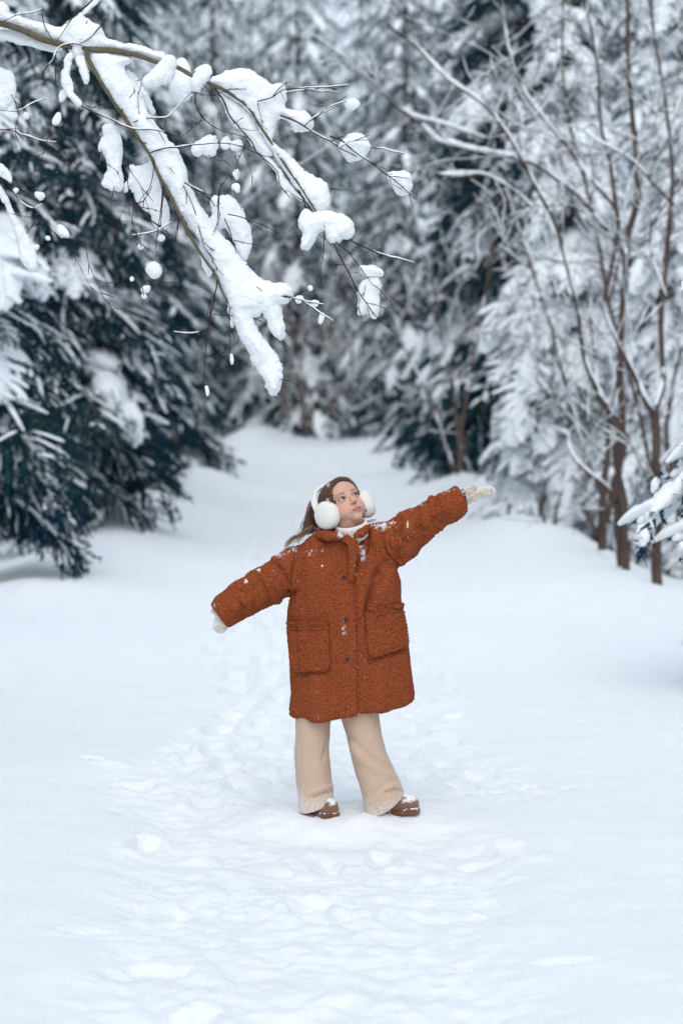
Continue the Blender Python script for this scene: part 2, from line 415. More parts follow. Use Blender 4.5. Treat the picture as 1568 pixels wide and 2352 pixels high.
def bough_geo(seed, L=1.9, width=0.75, droop=0.55, load=1.0, nb=17, nd=1.0, pads=0, pr=(.11, .19)):
    """needles and snow of one drooping bough that grows along +X from the trunk"""
    rg = np.random.default_rng(seed)
    A, S = Geo(), Geo()
    def axis(s): return np.stack([L * s * (1 - .12 * s), 0.05 * np.sin(3 * s + seed) * L * .4, L * (0.10 * s - droop * s ** 2)], -1)
    sp = np.linspace(0, 1, 12); P = axis(sp)
    V, F = tube_vf(P, 0.018 * (1 - .8 * sp) * L / 1.9 + .004, 4); A.add(V, F, 1)
    ends = []
    lines = [(P[2:], 0.9)]
    for i in range(nb):
        s = 0.12 + 0.86 * (i + rg.uniform(0, .6)) / nb
        for sd_ in (-1, 1):
            p0 = axis(np.array([s]))[0]
            l = width * (0.25 + 0.85 * math.sin(math.pi * min(1, (1.06 - s) * 1.05)) ** .8) * rg.uniform(.6, 1.15) * (0.55 if s > .9 else 1)
            an = math.radians(rg.uniform(35, 68)); sag = rg.uniform(.25, .9)
            t = np.linspace(0, 1, 6)
            Q = p0 + np.stack([l * t * math.cos(an), sd_ * l * t * math.sin(an), -sag * l * t ** 1.6], -1)
            Q[:, 2] += rg.normal() * .01
            lines.append((Q, 0.65))
            if rg.random() < 0.55:   # hanging side twig
                b = Q[rg.integers(2, 5)]; ll = l * rg.uniform(.3, .65)
                lines.append((b + np.stack([.25 * ll * t, sd_ * .2 * ll * t, -ll * t], -1), 0.12))
    for Q, w in lines:
        seg = np.linalg.norm(np.diff(Q, axis=0), axis=1).sum()
        n = max(6, int(seg / 0.022 * nd))
        t = np.sort(rg.uniform(0.02, 1, n)) * (len(Q) - 1)
        i = np.minimum(t.astype(int), len(Q) - 2); f = (t - i)[:, None]
        p = Q[i] * (1 - f) + Q[i + 1] * f; T = Q[i + 1] - Q[i]; T /= np.linalg.norm(T, axis=1, keepdims=True) + 1e-9
        r = rg.normal(size=(n, 3)); r -= (r * T).sum(1, keepdims=True) * T; r /= np.linalg.norm(r, axis=1, keepdims=True)
        r[:, 2] -= 0.25
        ln = rg.uniform(.04, .08, n)[:, None]; wv = np.cross(T, r) * 0.0155 * rg.uniform(.6, 1.3, n)[:, None]
        tip = p + (T * .75 + r * .8) * ln
        V = np.stack([p - wv, p + wv, tip + wv * .3], 1).reshape(-1, 3)
        A.add(V, np.arange(3 * n).reshape(-1, 3), 0)
        if w > .3 or rg.random() < .5 * load:
            if rg.random() > 0.25 + .75 * load and w < .9: continue
            rr = (0.022 + 0.028 * w * rg.uniform(.6, 1.5)) * (0.6 + 0.5 * load) * (1.0 if w < .9 else 1.5)
            a0 = rg.uniform(0, .25); b0 = rg.uniform(.6, 1.0)
            tt = np.linspace(a0, b0, 7) * (len(Q) - 1); k = np.minimum(tt.astype(int), len(Q) - 2); ff = (tt - k)[:, None]
            C = Q[k] * (1 - ff) + Q[k + 1] * ff; C = C + np.array([0, 0, rr * .75])
            V, F = blob_tube(C, np.full(7, rr), rg, 6, .3, .7); S.add(V, F, 0)
    # broad cushions where the rolls have merged
    for c in range(int(rg.integers(1, 3) * load + .3)):
        s0 = rg.uniform(.25, .75); l = rg.uniform(.22, .40) * L / 1.9; C = axis(np.linspace(s0 - .1, s0 + l / L * 1.1, 9)); C[:, 2] += .035
        C[:, 1] += rg.normal() * .12
        V, F = blob_tube(C, np.full(9, rg.uniform(.08, .15) * load * L / 1.9), rg, 10, .12, .55); S.add(V, F, 0)
    for c in range(pads):
        s0 = rg.uniform(.2, .85); w_ = rg.uniform(-.32, .32) * (1.1 - s0); ll = rg.uniform(.15, .3)
        C = axis(np.linspace(s0 - ll / 2, s0 + ll, 10)); C[:, 1] += w_; C[:, 2] += .03 - .25 * abs(w_) - .25 * np.linspace(0, 1, 10) ** 2 * ll
        V, F = blob_tube(C, np.full(10, rg.uniform(*pr) * L / 1.9), rg, 12, .10, .5); S.add(V, F, 0)
    return A, S

NB = 7
BOUGH = []
for i in range(NB):
    A, S = bough_geo(100 + i, load=[.55, .42, .68, .28, .12, .5, .35][i], droop=[.5, .65, .45, .6, .7, .8, .55][i], nd=1.5, pads=[2, 0, 3, 1, 0, 1, 0][i], pr=(.11, .23))
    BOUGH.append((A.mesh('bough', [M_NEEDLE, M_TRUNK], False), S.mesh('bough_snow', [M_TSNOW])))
DARK = []
for i in range(4):
    A, S = bough_geo(200 + i, load=[.12, .3, .05, .2][i], droop=[.7, .55, .8, .6][i], nd=1.8, nb=20)
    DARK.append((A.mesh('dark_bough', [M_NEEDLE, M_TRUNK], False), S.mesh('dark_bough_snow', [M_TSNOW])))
HEAVY = []
for i in range(4):
    A, S = bough_geo(300 + i, width=.8, load=3.1, droop=.8, nb=11, nd=.6, pads=8, pr=(.18, .34))
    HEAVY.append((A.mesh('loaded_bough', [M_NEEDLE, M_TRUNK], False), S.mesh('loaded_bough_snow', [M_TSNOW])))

def trunk_mesh(H, r0, seed, mat_=None, lean=0.0):
    rg = np.random.default_rng(seed); t = np.linspace(0, 1, 22)
    P = np.stack([lean * t * H + .02 * np.sin(5 * t), .02 * np.cos(4 * t), -0.4 + (H + .4) * t], -1)
    V, F = tube_vf(P, r0 * (1 - .9 * t) * (1 + .5 * np.exp(-t * 40)), 10)
    G = Geo(); G.add(V, F); return G.mesh('trunk', [mat_ or M_TRUNK])

def spruce(x, y, H, R, label, seed, z0=0.5, zmax=None, step=.34, per=5, pool=None, load=1.0, dens=1.0, fan=None, dark=.3, group='snowy spruces beside the path', r0=None, name='spruce_tree'):
    rg = random.Random(seed); gzv = gz(x, y) - .03
    t = empty(name, (x, y, gzv), label, 'spruce tree', group)
    link('trunk', trunk_mesh(H, r0 or .0085 * H + .02, seed), t)
    z = z0; a0 = rg.uniform(0, 6)
    zmax = zmax or H * .97; k = 0
    while z < H * .97:
        n = per
        for i in range(n):
            a = a0 + i * 2 * math.pi / n + rg.uniform(-.35, .35)
            rr = R * (1 - z / H) ** .75 * rg.uniform(.75, 1.12)
            if z < 1.2: rr *= .62 + .3 * z
            if fan and not (fan[0] <= (math.degrees(a) % 360) <= fan[1] or fan[0] <= (math.degrees(a) % 360) + 360 <= fan[1]) : 
                if rg.random() < .75: continue
            if rg.random() > dens: continue
            u_ = rg.random()
            p = pool or (HEAVY if u_ < (.06 + .045 * z) * load else DARK if u_ > 1 - dark - max(0, .30 - .1 * z) else BOUGH)
            if pool is not None and u_ > .93: p = BOUGH
            me, sn = p[rg.randrange(len(p))]
            s = rr / 1.9
            b = link('bough', me, t, (0, 0, z + rg.uniform(-.12, .12)), (rg.uniform(-.15, .15), rg.uniform(-.12, .22) - .12 * (z / H), a))
            b.scale = (s, s * rg.uniform(.85, 1.2), s * rg.uniform(.85, 1.15))
            c = link('snow_load', sn, b, kind='stuff'); c.scale = (1, 1, rg.uniform(.8, 1.3))
            k += 1
        z += step * rg.uniform(.8, 1.2) * (0.75 + .5 * R / 2) * (1 if z < zmax else 2.6); a0 += 1.1
    return t, k

count = 0
SPR = [  # x, y, H, R, label, seed, kwargs
 (-3.15, 20.6, 13, 1.25, 'spruce at the left edge with a thick dark foot standing beside the snow bank', 1, dict(z0=.9, zmax=6.0, dark=.3, r0=.11)),
 (-2.95, 26.0, 15, 1.35, 'dense dark spruce left of the path, its bare foot rising from the bank', 2, dict(z0=.8, zmax=7.4, per=7, dark=.4, r0=.10)),
 (-4.0, 30.0, 16, 1.7, 'spruce in the second row on the left, just behind the bare-footed dark one', 3, dict(z0=.6, zmax=8.5, dark=.35)),
 (-3.75, 35.5, 16, 1.55, 'slim spruce left of the path between the bare-footed one and the broad sweeping one', 15, dict(z0=.4, zmax=9, per=6, dark=.4)),
 (-4.5, 43.5, 17, 2.75, 'broad spruce left of the path, low boughs sweeping to the snow', 4, dict(z0=.45, zmax=10.5, per=7, dark=.3, load=1.3)),
 (-5.6, 54.0, 18, 2.8, 'snowy spruce on the left where the path narrows in the distance', 5, dict(z0=.4, zmax=12)),
 (2.62, 28.2, 7.5, 1.45, 'young spruce right of the girl buried white under thick snow, behind the bare stems', 6, dict(z0=.55, step=.25, pool=HEAVY, per=7, load=2)),
 (3.75, 26.4, 6.2, 1.35, 'squat snow-buried spruce filling the gap between the two bare trees', 16, dict(z0=.45, step=.25, pool=HEAVY, per=7, load=2)),
 (4.3, 31.0, 10, 1.9, 'white snow-buried spruce behind the bare tree at the right edge', 7, dict(z0=.5, step=.3, pool=HEAVY, per=6, load=2, zmax=9)),
 (4.9, 25.0, 8, 1.5, 'small snow-heavy spruce at the far right behind the leafless trunk', 8, dict(z0=.4, step=.28, pool=HEAVY, per=6, load=2)),
 (3.0, 39.0, 16, 2.2, 'very dark spruce right of the path with deep black shade under its low boughs', 9, dict(z0=.35, zmax=10, per=8, load=.5, dark=.75)),
 (3.6, 47.0, 18, 2.7, 'spruce on the right behind the very dark one, with drooping white-tipped boughs', 10, dict(z0=.4, zmax=12, per=7, load=1.2, dark=.45)),
 (4.0, 58.0, 19, 3.2, 'spruce where the right side of the path bends, pale with snow low down', 11, dict(z0=.3, zmax=14, load=1.2, dark=.45)),
 (-6.6, 64.0, 19, 3.2, 'farthest spruce of the left row beside the path', 12, dict(z0=.3, zmax=14, load=1.4)),
 (5.9, 37.0, 16, 2.6, 'tall spruce at the upper right, white boughs showing between the bare branches', 13, dict(z0=1.5, zmax=10, pool=HEAVY)),
 (-6.0, 33.0, 17, 2.7, 'spruce deep at the left edge filling the gap behind the front row', 14, dict(z0=1.2, zmax=9, load=1.4)),
]
for (x, y, H, R, lab, sd_, kw) in SPR:
    _, k = spruce(x, y, H, R, lab, sd_, **kw); count += k
print('boughs', count)

# forest beyond and trees added for shade: whole crowns as one mesh each, shared between trees
def crown_meshes(seed, H=20, R=3.2, load=1.0):
    rg = random.Random(seed); A, S = Geo(), Geo()
    lib = [bough_geo(500 + seed * 10 + i, load=load * [1, .8, 1.3, .5][i], nb=9, nd=.75, droop=.6, pads=[1, 1, 1, 0][i]) for i in range(4)]
    z = .5; a0 = 0
    while z < H * .97:
        n = 6
        for i in range(n):
            if rg.random() < .12: continue
            a = a0 + i * 2 * math.pi / n + rg.uniform(-.4, .4); rr = R * (1 - z / H) ** .8 * rg.uniform(.7, 1.1) / 1.9
            tl = rg.uniform(-.1, .25); c, s = math.cos(a), math.sin(a); ct, st_ = math.cos(tl), math.sin(tl)
            M = np.array([[c, -s, 0], [s, c, 0], [0, 0, 1]]) @ np.array([[ct, 0, st_], [0, 1, 0], [-st_, 0, ct]]) * rr
            a_, s_ = lib[rg.randrange(4)]
            for src, dst in ((a_, A), (s_, S)):
                V = np.concatenate(src.V) @ M.T + np.array([0, 0, z])
                if src.F3:
                    F = np.concatenate(src.F3); dst.F3.append(F + dst.n); dst.M3.append(np.concatenate(src.M3))
                F = np.concatenate(src.F4); dst.F4.append(F + dst.n); dst.M4.append(np.concatenate(src.M4))
                dst.V.append(V); dst.n += len(V)
        z += .72 * rg.uniform(.8, 1.2); a0 += 1.3
    return A.mesh('crown', [M_NEEDLE, M_TRUNK], False), S.mesh('crown_snow', [M_TSNOW]), trunk_mesh(H, .09, seed)
CR = [crown_meshes(1, load=.16), crown_meshes(2, load=.32), crown_meshes(3, load=.08)]
rg = random.Random(5)
FAR_AND_SHADE = []
for row, (y, x0, x1, dx) in enumerate([(68, -14, 14, 3.6), (80, -15, 15, 2.7), (92, -17, 17, 2.9), (106, -18, 18, 3.6)]):
    x = x0 + rg.uniform(0, 2)
    while x < x1:
        xx, yy = x + rg.uniform(-.6, .6), y + rg.uniform(-3, 3)
        pc = -1.9
        if not (yy < 77 and abs(xx - pc) < 3.0) : FAR_AND_SHADE.append((xx, yy))
        x += dx
for x, y in ((-9, 40), (-9, 50), (-9, 27), (-10, 60), (9, 47), (7.5, 55), (9.5, 34), (7.4, 27), (10, 60), (-7.5, 19), (7.2, 20), (-5.2, 11), (5.4, 12.5), (-5.6, 5.5), (5.5, 6.5), (-5.4, 0), (5.2, 1), (-6, -5), (6, -4.5)):  # the nearest ones, out of view, are added to darken the near snow
    FAR_AND_SHADE.append((x, y))
for i, (x, y) in enumerate(FAR_AND_SHADE):
    if y > 62: lab = 'snow-covered spruce in the blurred forest that closes off the far end of the path'; grp = 'far forest spruces'
    else: lab = 'snow-covered spruce of the wood around the path, the unseen ones by the camera added for shade'; grp = 'spruces deeper in the wood'
    t = empty('spruce_tree', (x, y, gz(x, y) - .05), lab, 'spruce tree', grp, (0, 0, rg.uniform(0, 6.28)))
    s = rg.uniform(.85, 1.2) * (1.15 if y > 75 else 1 if y > 62 else .62 if y > 16 else .78); t.scale = (s, s, s)
    cm, sm, tm = CR[i % 3]
    link('trunk', tm, t); link('crown', cm, t); link('crown_snow', sm, t)


# ------------------------------------------------------------------ the snow-laden branch that hangs in from the left
BT = empty('leafless_tree', (-2.15, 8.9, gz(-2.15, 8.9)), 'leafless tree at the left whose snow-laden branch hangs over the path above the girl', 'tree')
BT_O = np.array(BT.location)
def bw(pts, dy=0.0, k=1.0):
    p = np.asarray(pts, float) * k
    return W(p[:, 0], p[:, 1], FOCUS) + np.array([0, 0, 0]) + np.stack([0 * p[:, 0], np.broadcast_to(dy, (len(p),)), 0 * p[:, 0]], -1)
VPX = FOCUS / FPX    # metres per photo unit at the branch
t = np.linspace(0, 1, 24)[:, None]
ltop = bw([(-60, 48)])[0]
P = np.array([0, 0, -.3]) + np.array([0.35, -.1, 5.2]) * t + np.array([.05, 0, 0]) * np.sin(4 * t)
G = Geo(); V, F = tube_vf(P, .085 * (1 - .75 * t[:, 0]), 12); G.add(V, F)
link('trunk', G.mesh('trunk', [M_BARE]), BT)
def limb(pts, r, name='limb', n=8, wob=0.35, dy=0.0, pre=None):
    p = bw(pts, dy)
    if pre is not None: p = np.concatenate([np.asarray(pre, float), p])
    rad = np.interp(np.linspace(0, 1, len(p)), np.linspace(0, 1, len(r)), r)
    Q = resample(np.c_[p, rad], .02)
    Q[:, :3] += .0018 * np.stack([vnoise(Q[:, :3] * 22, 61 + k) for k in range(3)], -1) * wob * 2
    R = Q[:, 3] * VPX * (1 + .10 * vnoise(Q[:, :3] * 60, 66))
    V, F = tube_vf(Q[:, :3], R, n); G = Geo(); G.add(V - BT_O, F)
    link(name, G.mesh(name, [M_BIRCH]), BT); return Q
limb([(0,55),(40,66),(100,92),(150,106),(205,114),(270,119),(330,133),(365,146),(400,153),(445,177),(480,192),(530,217),(570,247),(592,282),(625,332),(660,387),(692,432),(722,482),(742,512),(757,545)],
     [16,7.5,7.2,7,6.5,6,5.4,5,4.6,4,3.6,3.2,2.8,2.4,2,1.6], dy=-.02, pre=[(-1.86, 8.82, 2.45), (-1.5, 8.72, 2.80)])
limb([(200,112),(203,135),(215,157),(250,215),(285,268),(301,292),(330,332),(349,362),(365,402),(385,437),(415,497),(440,547),(475,602),(500,640),(508,661),(530,704),(548,732)],
     [5.5,5,4.6,4.4,4.2,4,3.8,3.6,3.2,2.8,2.2,1.6], dy=-.02)

def inflate(poly, step, cap, seed, flat=0.70, noise=1.0):
    """a closed lump of snow with the given outline (photo units at the branch's distance) and its own thickness"""
    P = np.asarray(poly, float)
    # round the outline
    for _ in range(2):
        Q = np.roll(P, -1, 0); P = np.stack([P * .75 + Q * .25, P * .25 + Q * .75], 1).reshape(-1, 2)
    Tn = np.roll(P, -1, 0) - np.roll(P, 1, 0); Nn = np.stack([Tn[:, 1], -Tn[:, 0]], -1); Nn /= np.linalg.norm(Nn, axis=1, keepdims=True) + 1e-9
    ar = (P[:, 0] * np.roll(P[:, 1], -1) - np.roll(P[:, 0], -1) * P[:, 1]).sum(); P = P + Nn * np.sign(ar) * 2.6
    x0, y0 = P.min(0) - step * 2; x1, y1 = P.max(0) + step * 2
    xs = np.arange(x0, x1, step); ys = np.arange(y0, y1, step); X, Y = np.meshgrid(xs, ys, indexing='ij')
    A, B = P, np.roll(P, -1, 0); ins = np.zeros(X.shape, bool); D = np.full(X.shape, 1e9); NX = np.zeros(X.shape); NY = np.zeros(X.shape)
    for (ax, ay), (bx, by) in zip(A, B):
        c = ((ay > Y) != (by > Y)); 
        with np.errstate(divide='ignore', invalid='ignore'):
            ins ^= c & (X < (bx - ax) * (Y - ay) / (by - ay + 1e-12) + ax)
        q = (bx - ax) ** 2 + (by - ay) ** 2 + 1e-12
        t = np.clip(((X - ax) * (bx - ax) + (Y - ay) * (by - ay)) / q, 0, 1)
        cx, cy = ax + t * (bx - ax), ay + t * (by - ay); d = np.hypot(X - cx, Y - cy)
        m = d < D; D[m] = d[m]; NX[m] = cx[m]; NY[m] = cy[m]
    nx, ny = X.shape
    cell = ins[:-1, :-1] | ins[1:, :-1] | ins[:-1, 1:] | ins[1:, 1:]
    used = np.zeros(X.shape, bool)
    for a in (0, 1):
        for b in (0, 1): used[a:nx - 1 + a, b:ny - 1 + b] |= cell
    sx = np.where(ins, X, NX); sy = np.where(ins, Y, NY); d = np.where(ins, D, 0)
    R = min(D[ins].max() if ins.any() else 1, cap)
    h = np.sqrt(np.maximum(0, 1 - (1 - np.minimum(d, R) / R) ** 2)) * R * flat + np.maximum(0, d - R) * .15
    h = h * (1 + .25 * vnoise(np.stack([X, Y], -1) / 38, seed)) + (d > 0) * 1.5 * vnoise(np.stack([X, Y], -1) / 14, seed + 3) * noise
    idx = -np.ones(X.shape, int); idx[used] = np.arange(used.sum())
    C = W(sx[used], sy[used], FOCUS)
    hh = h[used] * VPX
    Vf = C.copy(); Vf[:, 1] -= hh; Vb = C.copy(); Vb[:, 1] += hh
    i, j = np.nonzero(cell)
    q = np.stack([idx[i, j], idx[i + 1, j], idx[i + 1, j + 1], idx[i, j + 1]], -1)
    n = len(C); V = np.concatenate([Vf, Vb])
    bidx = np.where((~ins)[used])[0]
    mp = np.arange(2 * n); mp[n + bidx] = bidx
    F = np.concatenate([q, mp[(q + n)[:, ::-1]]])
    k = 3.0 * VPX * noise
    for a in range(3):
        V[:, a] += (k * fbm(C[np.arange(2 * n) % n] * 55 + a * 9, 3, seed + a) + 1.3 * VPX * noise * vnoise(C[np.arange(2 * n) % n] * 210 + a * 9, seed + 40 + a)) * (1 if a != 1 else .6)
    V[:, 2] += .0 
    return V, F

CL = []   # (outline, scale to photo units, offset, depth nudge, thickness cap)
def C(pts, k=1.0, dy=0.0, cap=34, o=(0, 0)): CL.append((np.asarray(pts, float) * k + np.asarray(o), dy, cap))
z4 = dict(k=0.4297, o=(306.25, 428.75))
C([(0,10),(20,15),(40,40),(45,65),(100,85),(180,105),(250,125),(285,128),(300,112),(330,90),(370,72),(410,95),(450,115),(475,150),(490,180),(530,195),(600,205),(650,215),(700,235),(745,245),(768,265),(748,284),(700,268),(640,253),(560,235),(480,223),(410,222),(395,232),(372,262),(345,268),(325,236),(300,203),(240,178),(150,143),(80,118),(45,123),(0,104),(-60,90),(-60,0)], .5)
C([(-60,125),(0,132),(80,142),(160,167),(240,192),(280,212),(275,226),(230,230),(170,215),(90,195),(0,172),(-60,160)], .5, .02, 14)
C([(355,262),(385,260),(400,310),(408,350),(407,388),(395,385),(380,340),(360,300)], .5, -.02)
C([(206,120),(240,120),(270,125),(305,133),(300,142),(283,150),(288,170),(310,195),(325,215),(333,245),(345,272),(360,290),(375,305),(385,325),(400,335),(415,360),(425,385),(431,415),(436,435),(450,460),(466,485),(481,508),(500,534),(521,553),(540,575),(560,600),(581,628),(607,646),(633,652),(659,652),(671,665),(672,685),(656,697),(640,697),(643,709),(650,738),(655,768),(648,783),(634,773),(622,760),(616,738),(604,712),(594,725),(577,730),(587,751),(598,772),(624,803),(641,824),(649,850),(645,884),(639,904),(625,908),(613,893),(611,878),(604,861),(581,836),(572,803),(552,777),(543,751),(538,728),(521,682),(508,652),(495,618),(478,592),(457,545),(435,519),(409,476),(388,437),(366,400),(351,362),(330,333),(301,291),(284,264),(250,212),(216,155)], cap=42)
C([(283,150),(310,170),(335,215),(352,245),(350,262),(338,240),(320,205),(300,185)], dy=.05)
C([(660,370),(700,335),(740,290),(770,260),(800,262),(815,290),(805,330),(800,360),(770,385),(730,395),(690,405),(665,400)], .5, -.03)
C([(800,245),(845,250),(868,330),(875,420),(830,450),(785,440),(770,400),(785,330)], .5, .12, 20)
C([(880,380),(900,330),(935,300),(965,305),(975,330),(960,370),(930,400),(915,428),(890,420)], .5, -.02)
C([(960,368),(1000,350),(1040,325),(1130,315),(1170,335),(1210,365),(1240,395),(1290,385),(1310,400),(1315,450),(1300,500),(1350,515),(1410,515),(1440,560),(1430,595),(1390,605),(1345,605),(1345,572),(1300,535),(1280,540),(1255,565),(1255,620),(1240,650),(1280,680),(1320,710),(1370,760),(1420,805),(1480,830),(1505,850),(1515,920),(1505,965),(1452,988),(1440,962),(1392,892),(1342,832),(1292,752),(1252,692),(1222,642),(1187,582),(1162,527),(1132,492),(1082,457),(1022,420),(972,385)], .5, 0, 34)
C([(1000,418),(1030,434),(1080,470),(1128,503),(1152,535),(1178,590),(1212,640),(1245,692),(1245,722),(1200,700),(1160,665),(1120,600),(1075,575),(1045,530),(1035,480)], .5, .02, 24)
C([(1160,640),(1215,700),(1250,740),(1290,790),(1330,850),(1390,918),(1375,915),(1340,880),(1330,860),(1315,880),(1300,880),(1283,845),(1270,790),(1235,750)], .5, .02, 16)
C([(719,493),(736,487),(762,489),(787,495),(807,506),(814,532),(807,547),(785,547),(779,558),(757,558),(749,536),(740,528),(727,540),(717,562),(708,575),(691,573),(693,558),(699,536),(684,519),(689,497),(702,480)], dy=-.03)
C([(822,611),(852,611),(876,618),(879,631),(865,639),(843,639),(828,624)], dy=-.01)
C([(828,648),(848,640),(869,643),(878,656),(867,674),(869,695),(867,725),(858,734),(850,725),(843,712),(835,721),(824,725),(821,712),(826,691),(822,674)], dy=-.01)
C([(775,335),(790,325),(800,308),(820,306),(840,315),(850,335),(848,345),(835,360),(815,368),(800,370),(790,355)])
C([(885,398),(910,395),(935,395),(943,405),(945,425),(938,445),(920,449),(905,440),(893,415)])
C([(790,235),(805,228),(822,232),(825,242),(815,250),(800,250),(793,243)])
C([(880,670),(940,630),(985,620),(998,640),(995,680),(985,710),(965,722),(930,705),(905,715),(885,705)], .5)
C([(1055,660),(1080,642),(1110,650),(1112,680),(1080,690),(1058,680)], .5)
C([(1078,785),(1095,780),(1098,800),(1090,828),(1080,810)], .5)
C([(1065,850),(1090,843),(1100,865),(1095,885),(1070,870)], .5)
C([(482,454),(500,448),(525,448),(543,459),(555,480),(568,510),(577,545),(575,571),(564,596),(553,592),(547,579),(538,553),(530,536),(519,523),(504,521),(493,530),(485,521),(482,502),(491,489)], dy=.03)
C([(460,570),(520,565),(525,600),(555,625),(555,700),(545,770),(560,830),(555,875),(510,865),(465,850),(470,810),(495,780),(485,720),(470,690),(445,680),(455,640),(480,620)], .5, .05, 20)
C([(590,740),(620,760),(690,735),(710,760),(715,820),(730,860),(770,950),(770,1020),(740,1050),(700,1030),(690,970),(640,940),(610,880),(590,840),(565,880),(560,850),(590,800)], .5, .08, 26)
C([(300,270),(330,240),(340,270),(325,310),(320,350),(335,380),(335,430),(355,450),(380,480),(370,495),(340,470),(310,430),(290,390),(290,340),(305,310)], .5, -.03)
C([(275,465),(275,430),(295,410),(310,420),(300,450),(285,468)], .5)
C([(240,560),(260,525),(275,515),(280,545),(265,572),(250,570)], .5)
C([(-30,400),(0,425),(15,450),(28,485),(50,520),(68,550),(80,580),(88,615),(80,626),(60,615),(45,580),(38,540),(28,505),(15,472),(0,447),(-30,425)], cap=20)
C([(260,1050),(275,1030),(310,1060),(320,1090),(300,1090),(270,1085)], .5)
C([(-30,740),(0,752),(30,770),(50,810),(55,838),(30,830),(0,800),(-30,790)], .5)
C([(-40,290),(0,302),(30,310),(50,340),(53,400),(40,450),(10,490),(-40,470)], .5, .1)
C([(160,885),(200,885),(205,905),(190,920),(170,905)], .5)
C([(678,683),(693,679),(697,688),(684,698)]); C([(714,692),(732,692),(729,702),(719,702)]); C([(736,719),(744,721),(740,740),(732,742)])
C([(707,660),(714,657),(718,664),(711,668)]); C([(528,811),(536,820),(534,837),(530,833)]); C([(519,708),(538,702),(540,725),(534,751),(528,747),(530,730)], dy=.02)
C([(472,884),(478,893),(478,910),(473,906)]); C([(457,545),(475,570),(490,610),(478,640),(462,600)], dy=.05)
C([(280,128),(340,90),(400,40),(440,0),(470,-30),(478,-22),(450,4),(410,45),(360,88),(310,124)], .5)
for (x, y, r) in ((352,622,18),(337,664,9),(332,681,5),(370,547,8),(324,567,6),(84,568,5),(110,547,4),(37,437,5),(542,430,6),(541,400,4),(520,330,12),(60,265,7),(303,640,4)):
    a = np.linspace(0, 2 * math.pi, 9)[:-1]; rr = r * (1 + .18 * rng.normal(size=8))
    C(np.stack([x + rr * np.cos(a), y + rr * np.sin(a) * (1.15 if r > 10 else .9)], -1))
for i, (pl, dy, cp_) in enumerate(CL):
    ex = (pl.max(0) - pl.min(0)).max()
    V, F = inflate(pl, 1.4 if ex < 60 else 1.9, cp_, 700 + i * 7, noise=1.0 if ex > 40 else .5)
    V[:, 1] += dy
    G = Geo(); G.add(V - BT_O, F)
    link('snow_clump', G.mesh('snow_clump', [M_CLUMP]), BT)

TW = []
def T(pts, r=1.1, k=1.0, dy=-.04, o=(0, 0)): TW.append((np.asarray(pts, float) * k + np.asarray(o), r, dy))
h = dict(k=.5)
T([(0,120),(90,75),(160,65),(200,50)],.9,**h); T([(200,70),(205,110),(230,160),(270,220),(330,235)],1.2,**h)
T([(320,207),(390,202),(420,180),(470,125),(480,115)],1.2,**h); T([(370,185),(385,150),(412,100)],1.0,**h)
T([(410,225),(330,208),(270,240),(250,290),(210,330),(205,375)],1,**h); T([(270,240),(258,290),(280,350),(300,400)],1,**h)
T([(300,400),(340,455),(400,505),(480,540),(545,570),(600,595),(690,605),(770,620),(840,640)],1.6,**h)
T([(400,490),(440,500),(530,505)],.9,**h); T([(530,580),(545,540),(575,500),(600,455),(630,420)],1.1,**h)
T([(620,570),(660,550),(730,550),(770,548),(830,490),(890,430)],1.2,**h); T([(770,548),(760,590),(745,610)],.9,**h)
T([(900,430),(905,490),(930,540),(960,570),(1010,600),(1080,620),(1150,642)],1.5,**h); T([(940,555),(900,580),(880,600),(880,615)],1,**h); T([(930,530),(915,570),(895,590)],.8,**h)
T([(940,395),(970,440),(990,480),(1020,530)],.9,**h); T([(1005,520),(1000,580)],.7,**h)
T([(890,430),(980,445),(1050,425),(1100,412)],.9,**h)
T([(695,705),(760,690),(830,680),(900,675),(980,668),(1060,670),(1130,690),(1200,720),(1260,735)],1.5,**h); T([(1080,720),(1100,780),(1090,830)],.8,**h); T([(1120,690),(1095,750),(1085,800)],.9,**h)
T([(1140,650),(1125,700),(1140,760),(1170,830)],.8,**h); T([(960,720),(1000,740),(1050,748)],.8,**h)
T([(985,410),(1030,470),(1050,530),(1100,590),(1160,660),(1180,705),(1230,750),(1280,800)],2.0,**h); T([(1110,595),(1160,605),(1190,600)],.8,**h); T([(1075,575),(1120,545)],.8,**h)
T([(1280,800),(1290,860),(1310,890),(1335,915)],.9,**h)
T([(1185,475),(1250,455),(1300,425),(1400,415),(1500,410),(1600,400)],1.4,**h); T([(1250,455),(1300,400),(1340,380)],1.2,**h); T([(1400,418),(1480,430),(1555,432)],.9,**h); T([(1290,430),(1310,470)],.7,**h)
T([(1185,480),(1200,540),(1215,590),(1235,605)],.8,**h)
T([(1290,535),(1350,560),(1420,600),(1480,635),(1520,655),(1550,680),(1600,705),(1640,727)],2.0,**h); T([(1400,590),(1440,550),(1500,520),(1568,490)],1.1,**h); T([(1285,640),(1300,660),(1318,672)],.8,**h)
T([(1520,655),(1568,630)],.8,**h)
T([(775,345),(800,330),(848,325)],.8); T([(757,315),(784,325),(805,345),(850,375),(885,402),(915,425),(955,462)],1.9); T([(850,342),(880,346),(928,358)],1.1); T([(784,365),(808,385)],.8)
T([(888,407),(905,408),(945,414)],.9); T([(895,415),(900,435),(915,463)],.9); T([(900,425),(930,445)],.7)
T([(720,275),(745,255),(775,240),(800,232)],1.0); T([(720,245),(760,248)],.8)
T([(745,208),(780,205),(800,198)],.9); T([(660,215),(700,210),(770,215)],.8)
T([(1510,870),(1568,878)],.9,**h); T([(1395,785),(1410,790)],.8,**h)
T([(1395,910),(1398,970),(1370,1030)],.9,**h); T([(1440,980),(1415,930),(1440,950)],.8,**h)
q4 = dict(k=.4297, o=(306.25, 428.75))
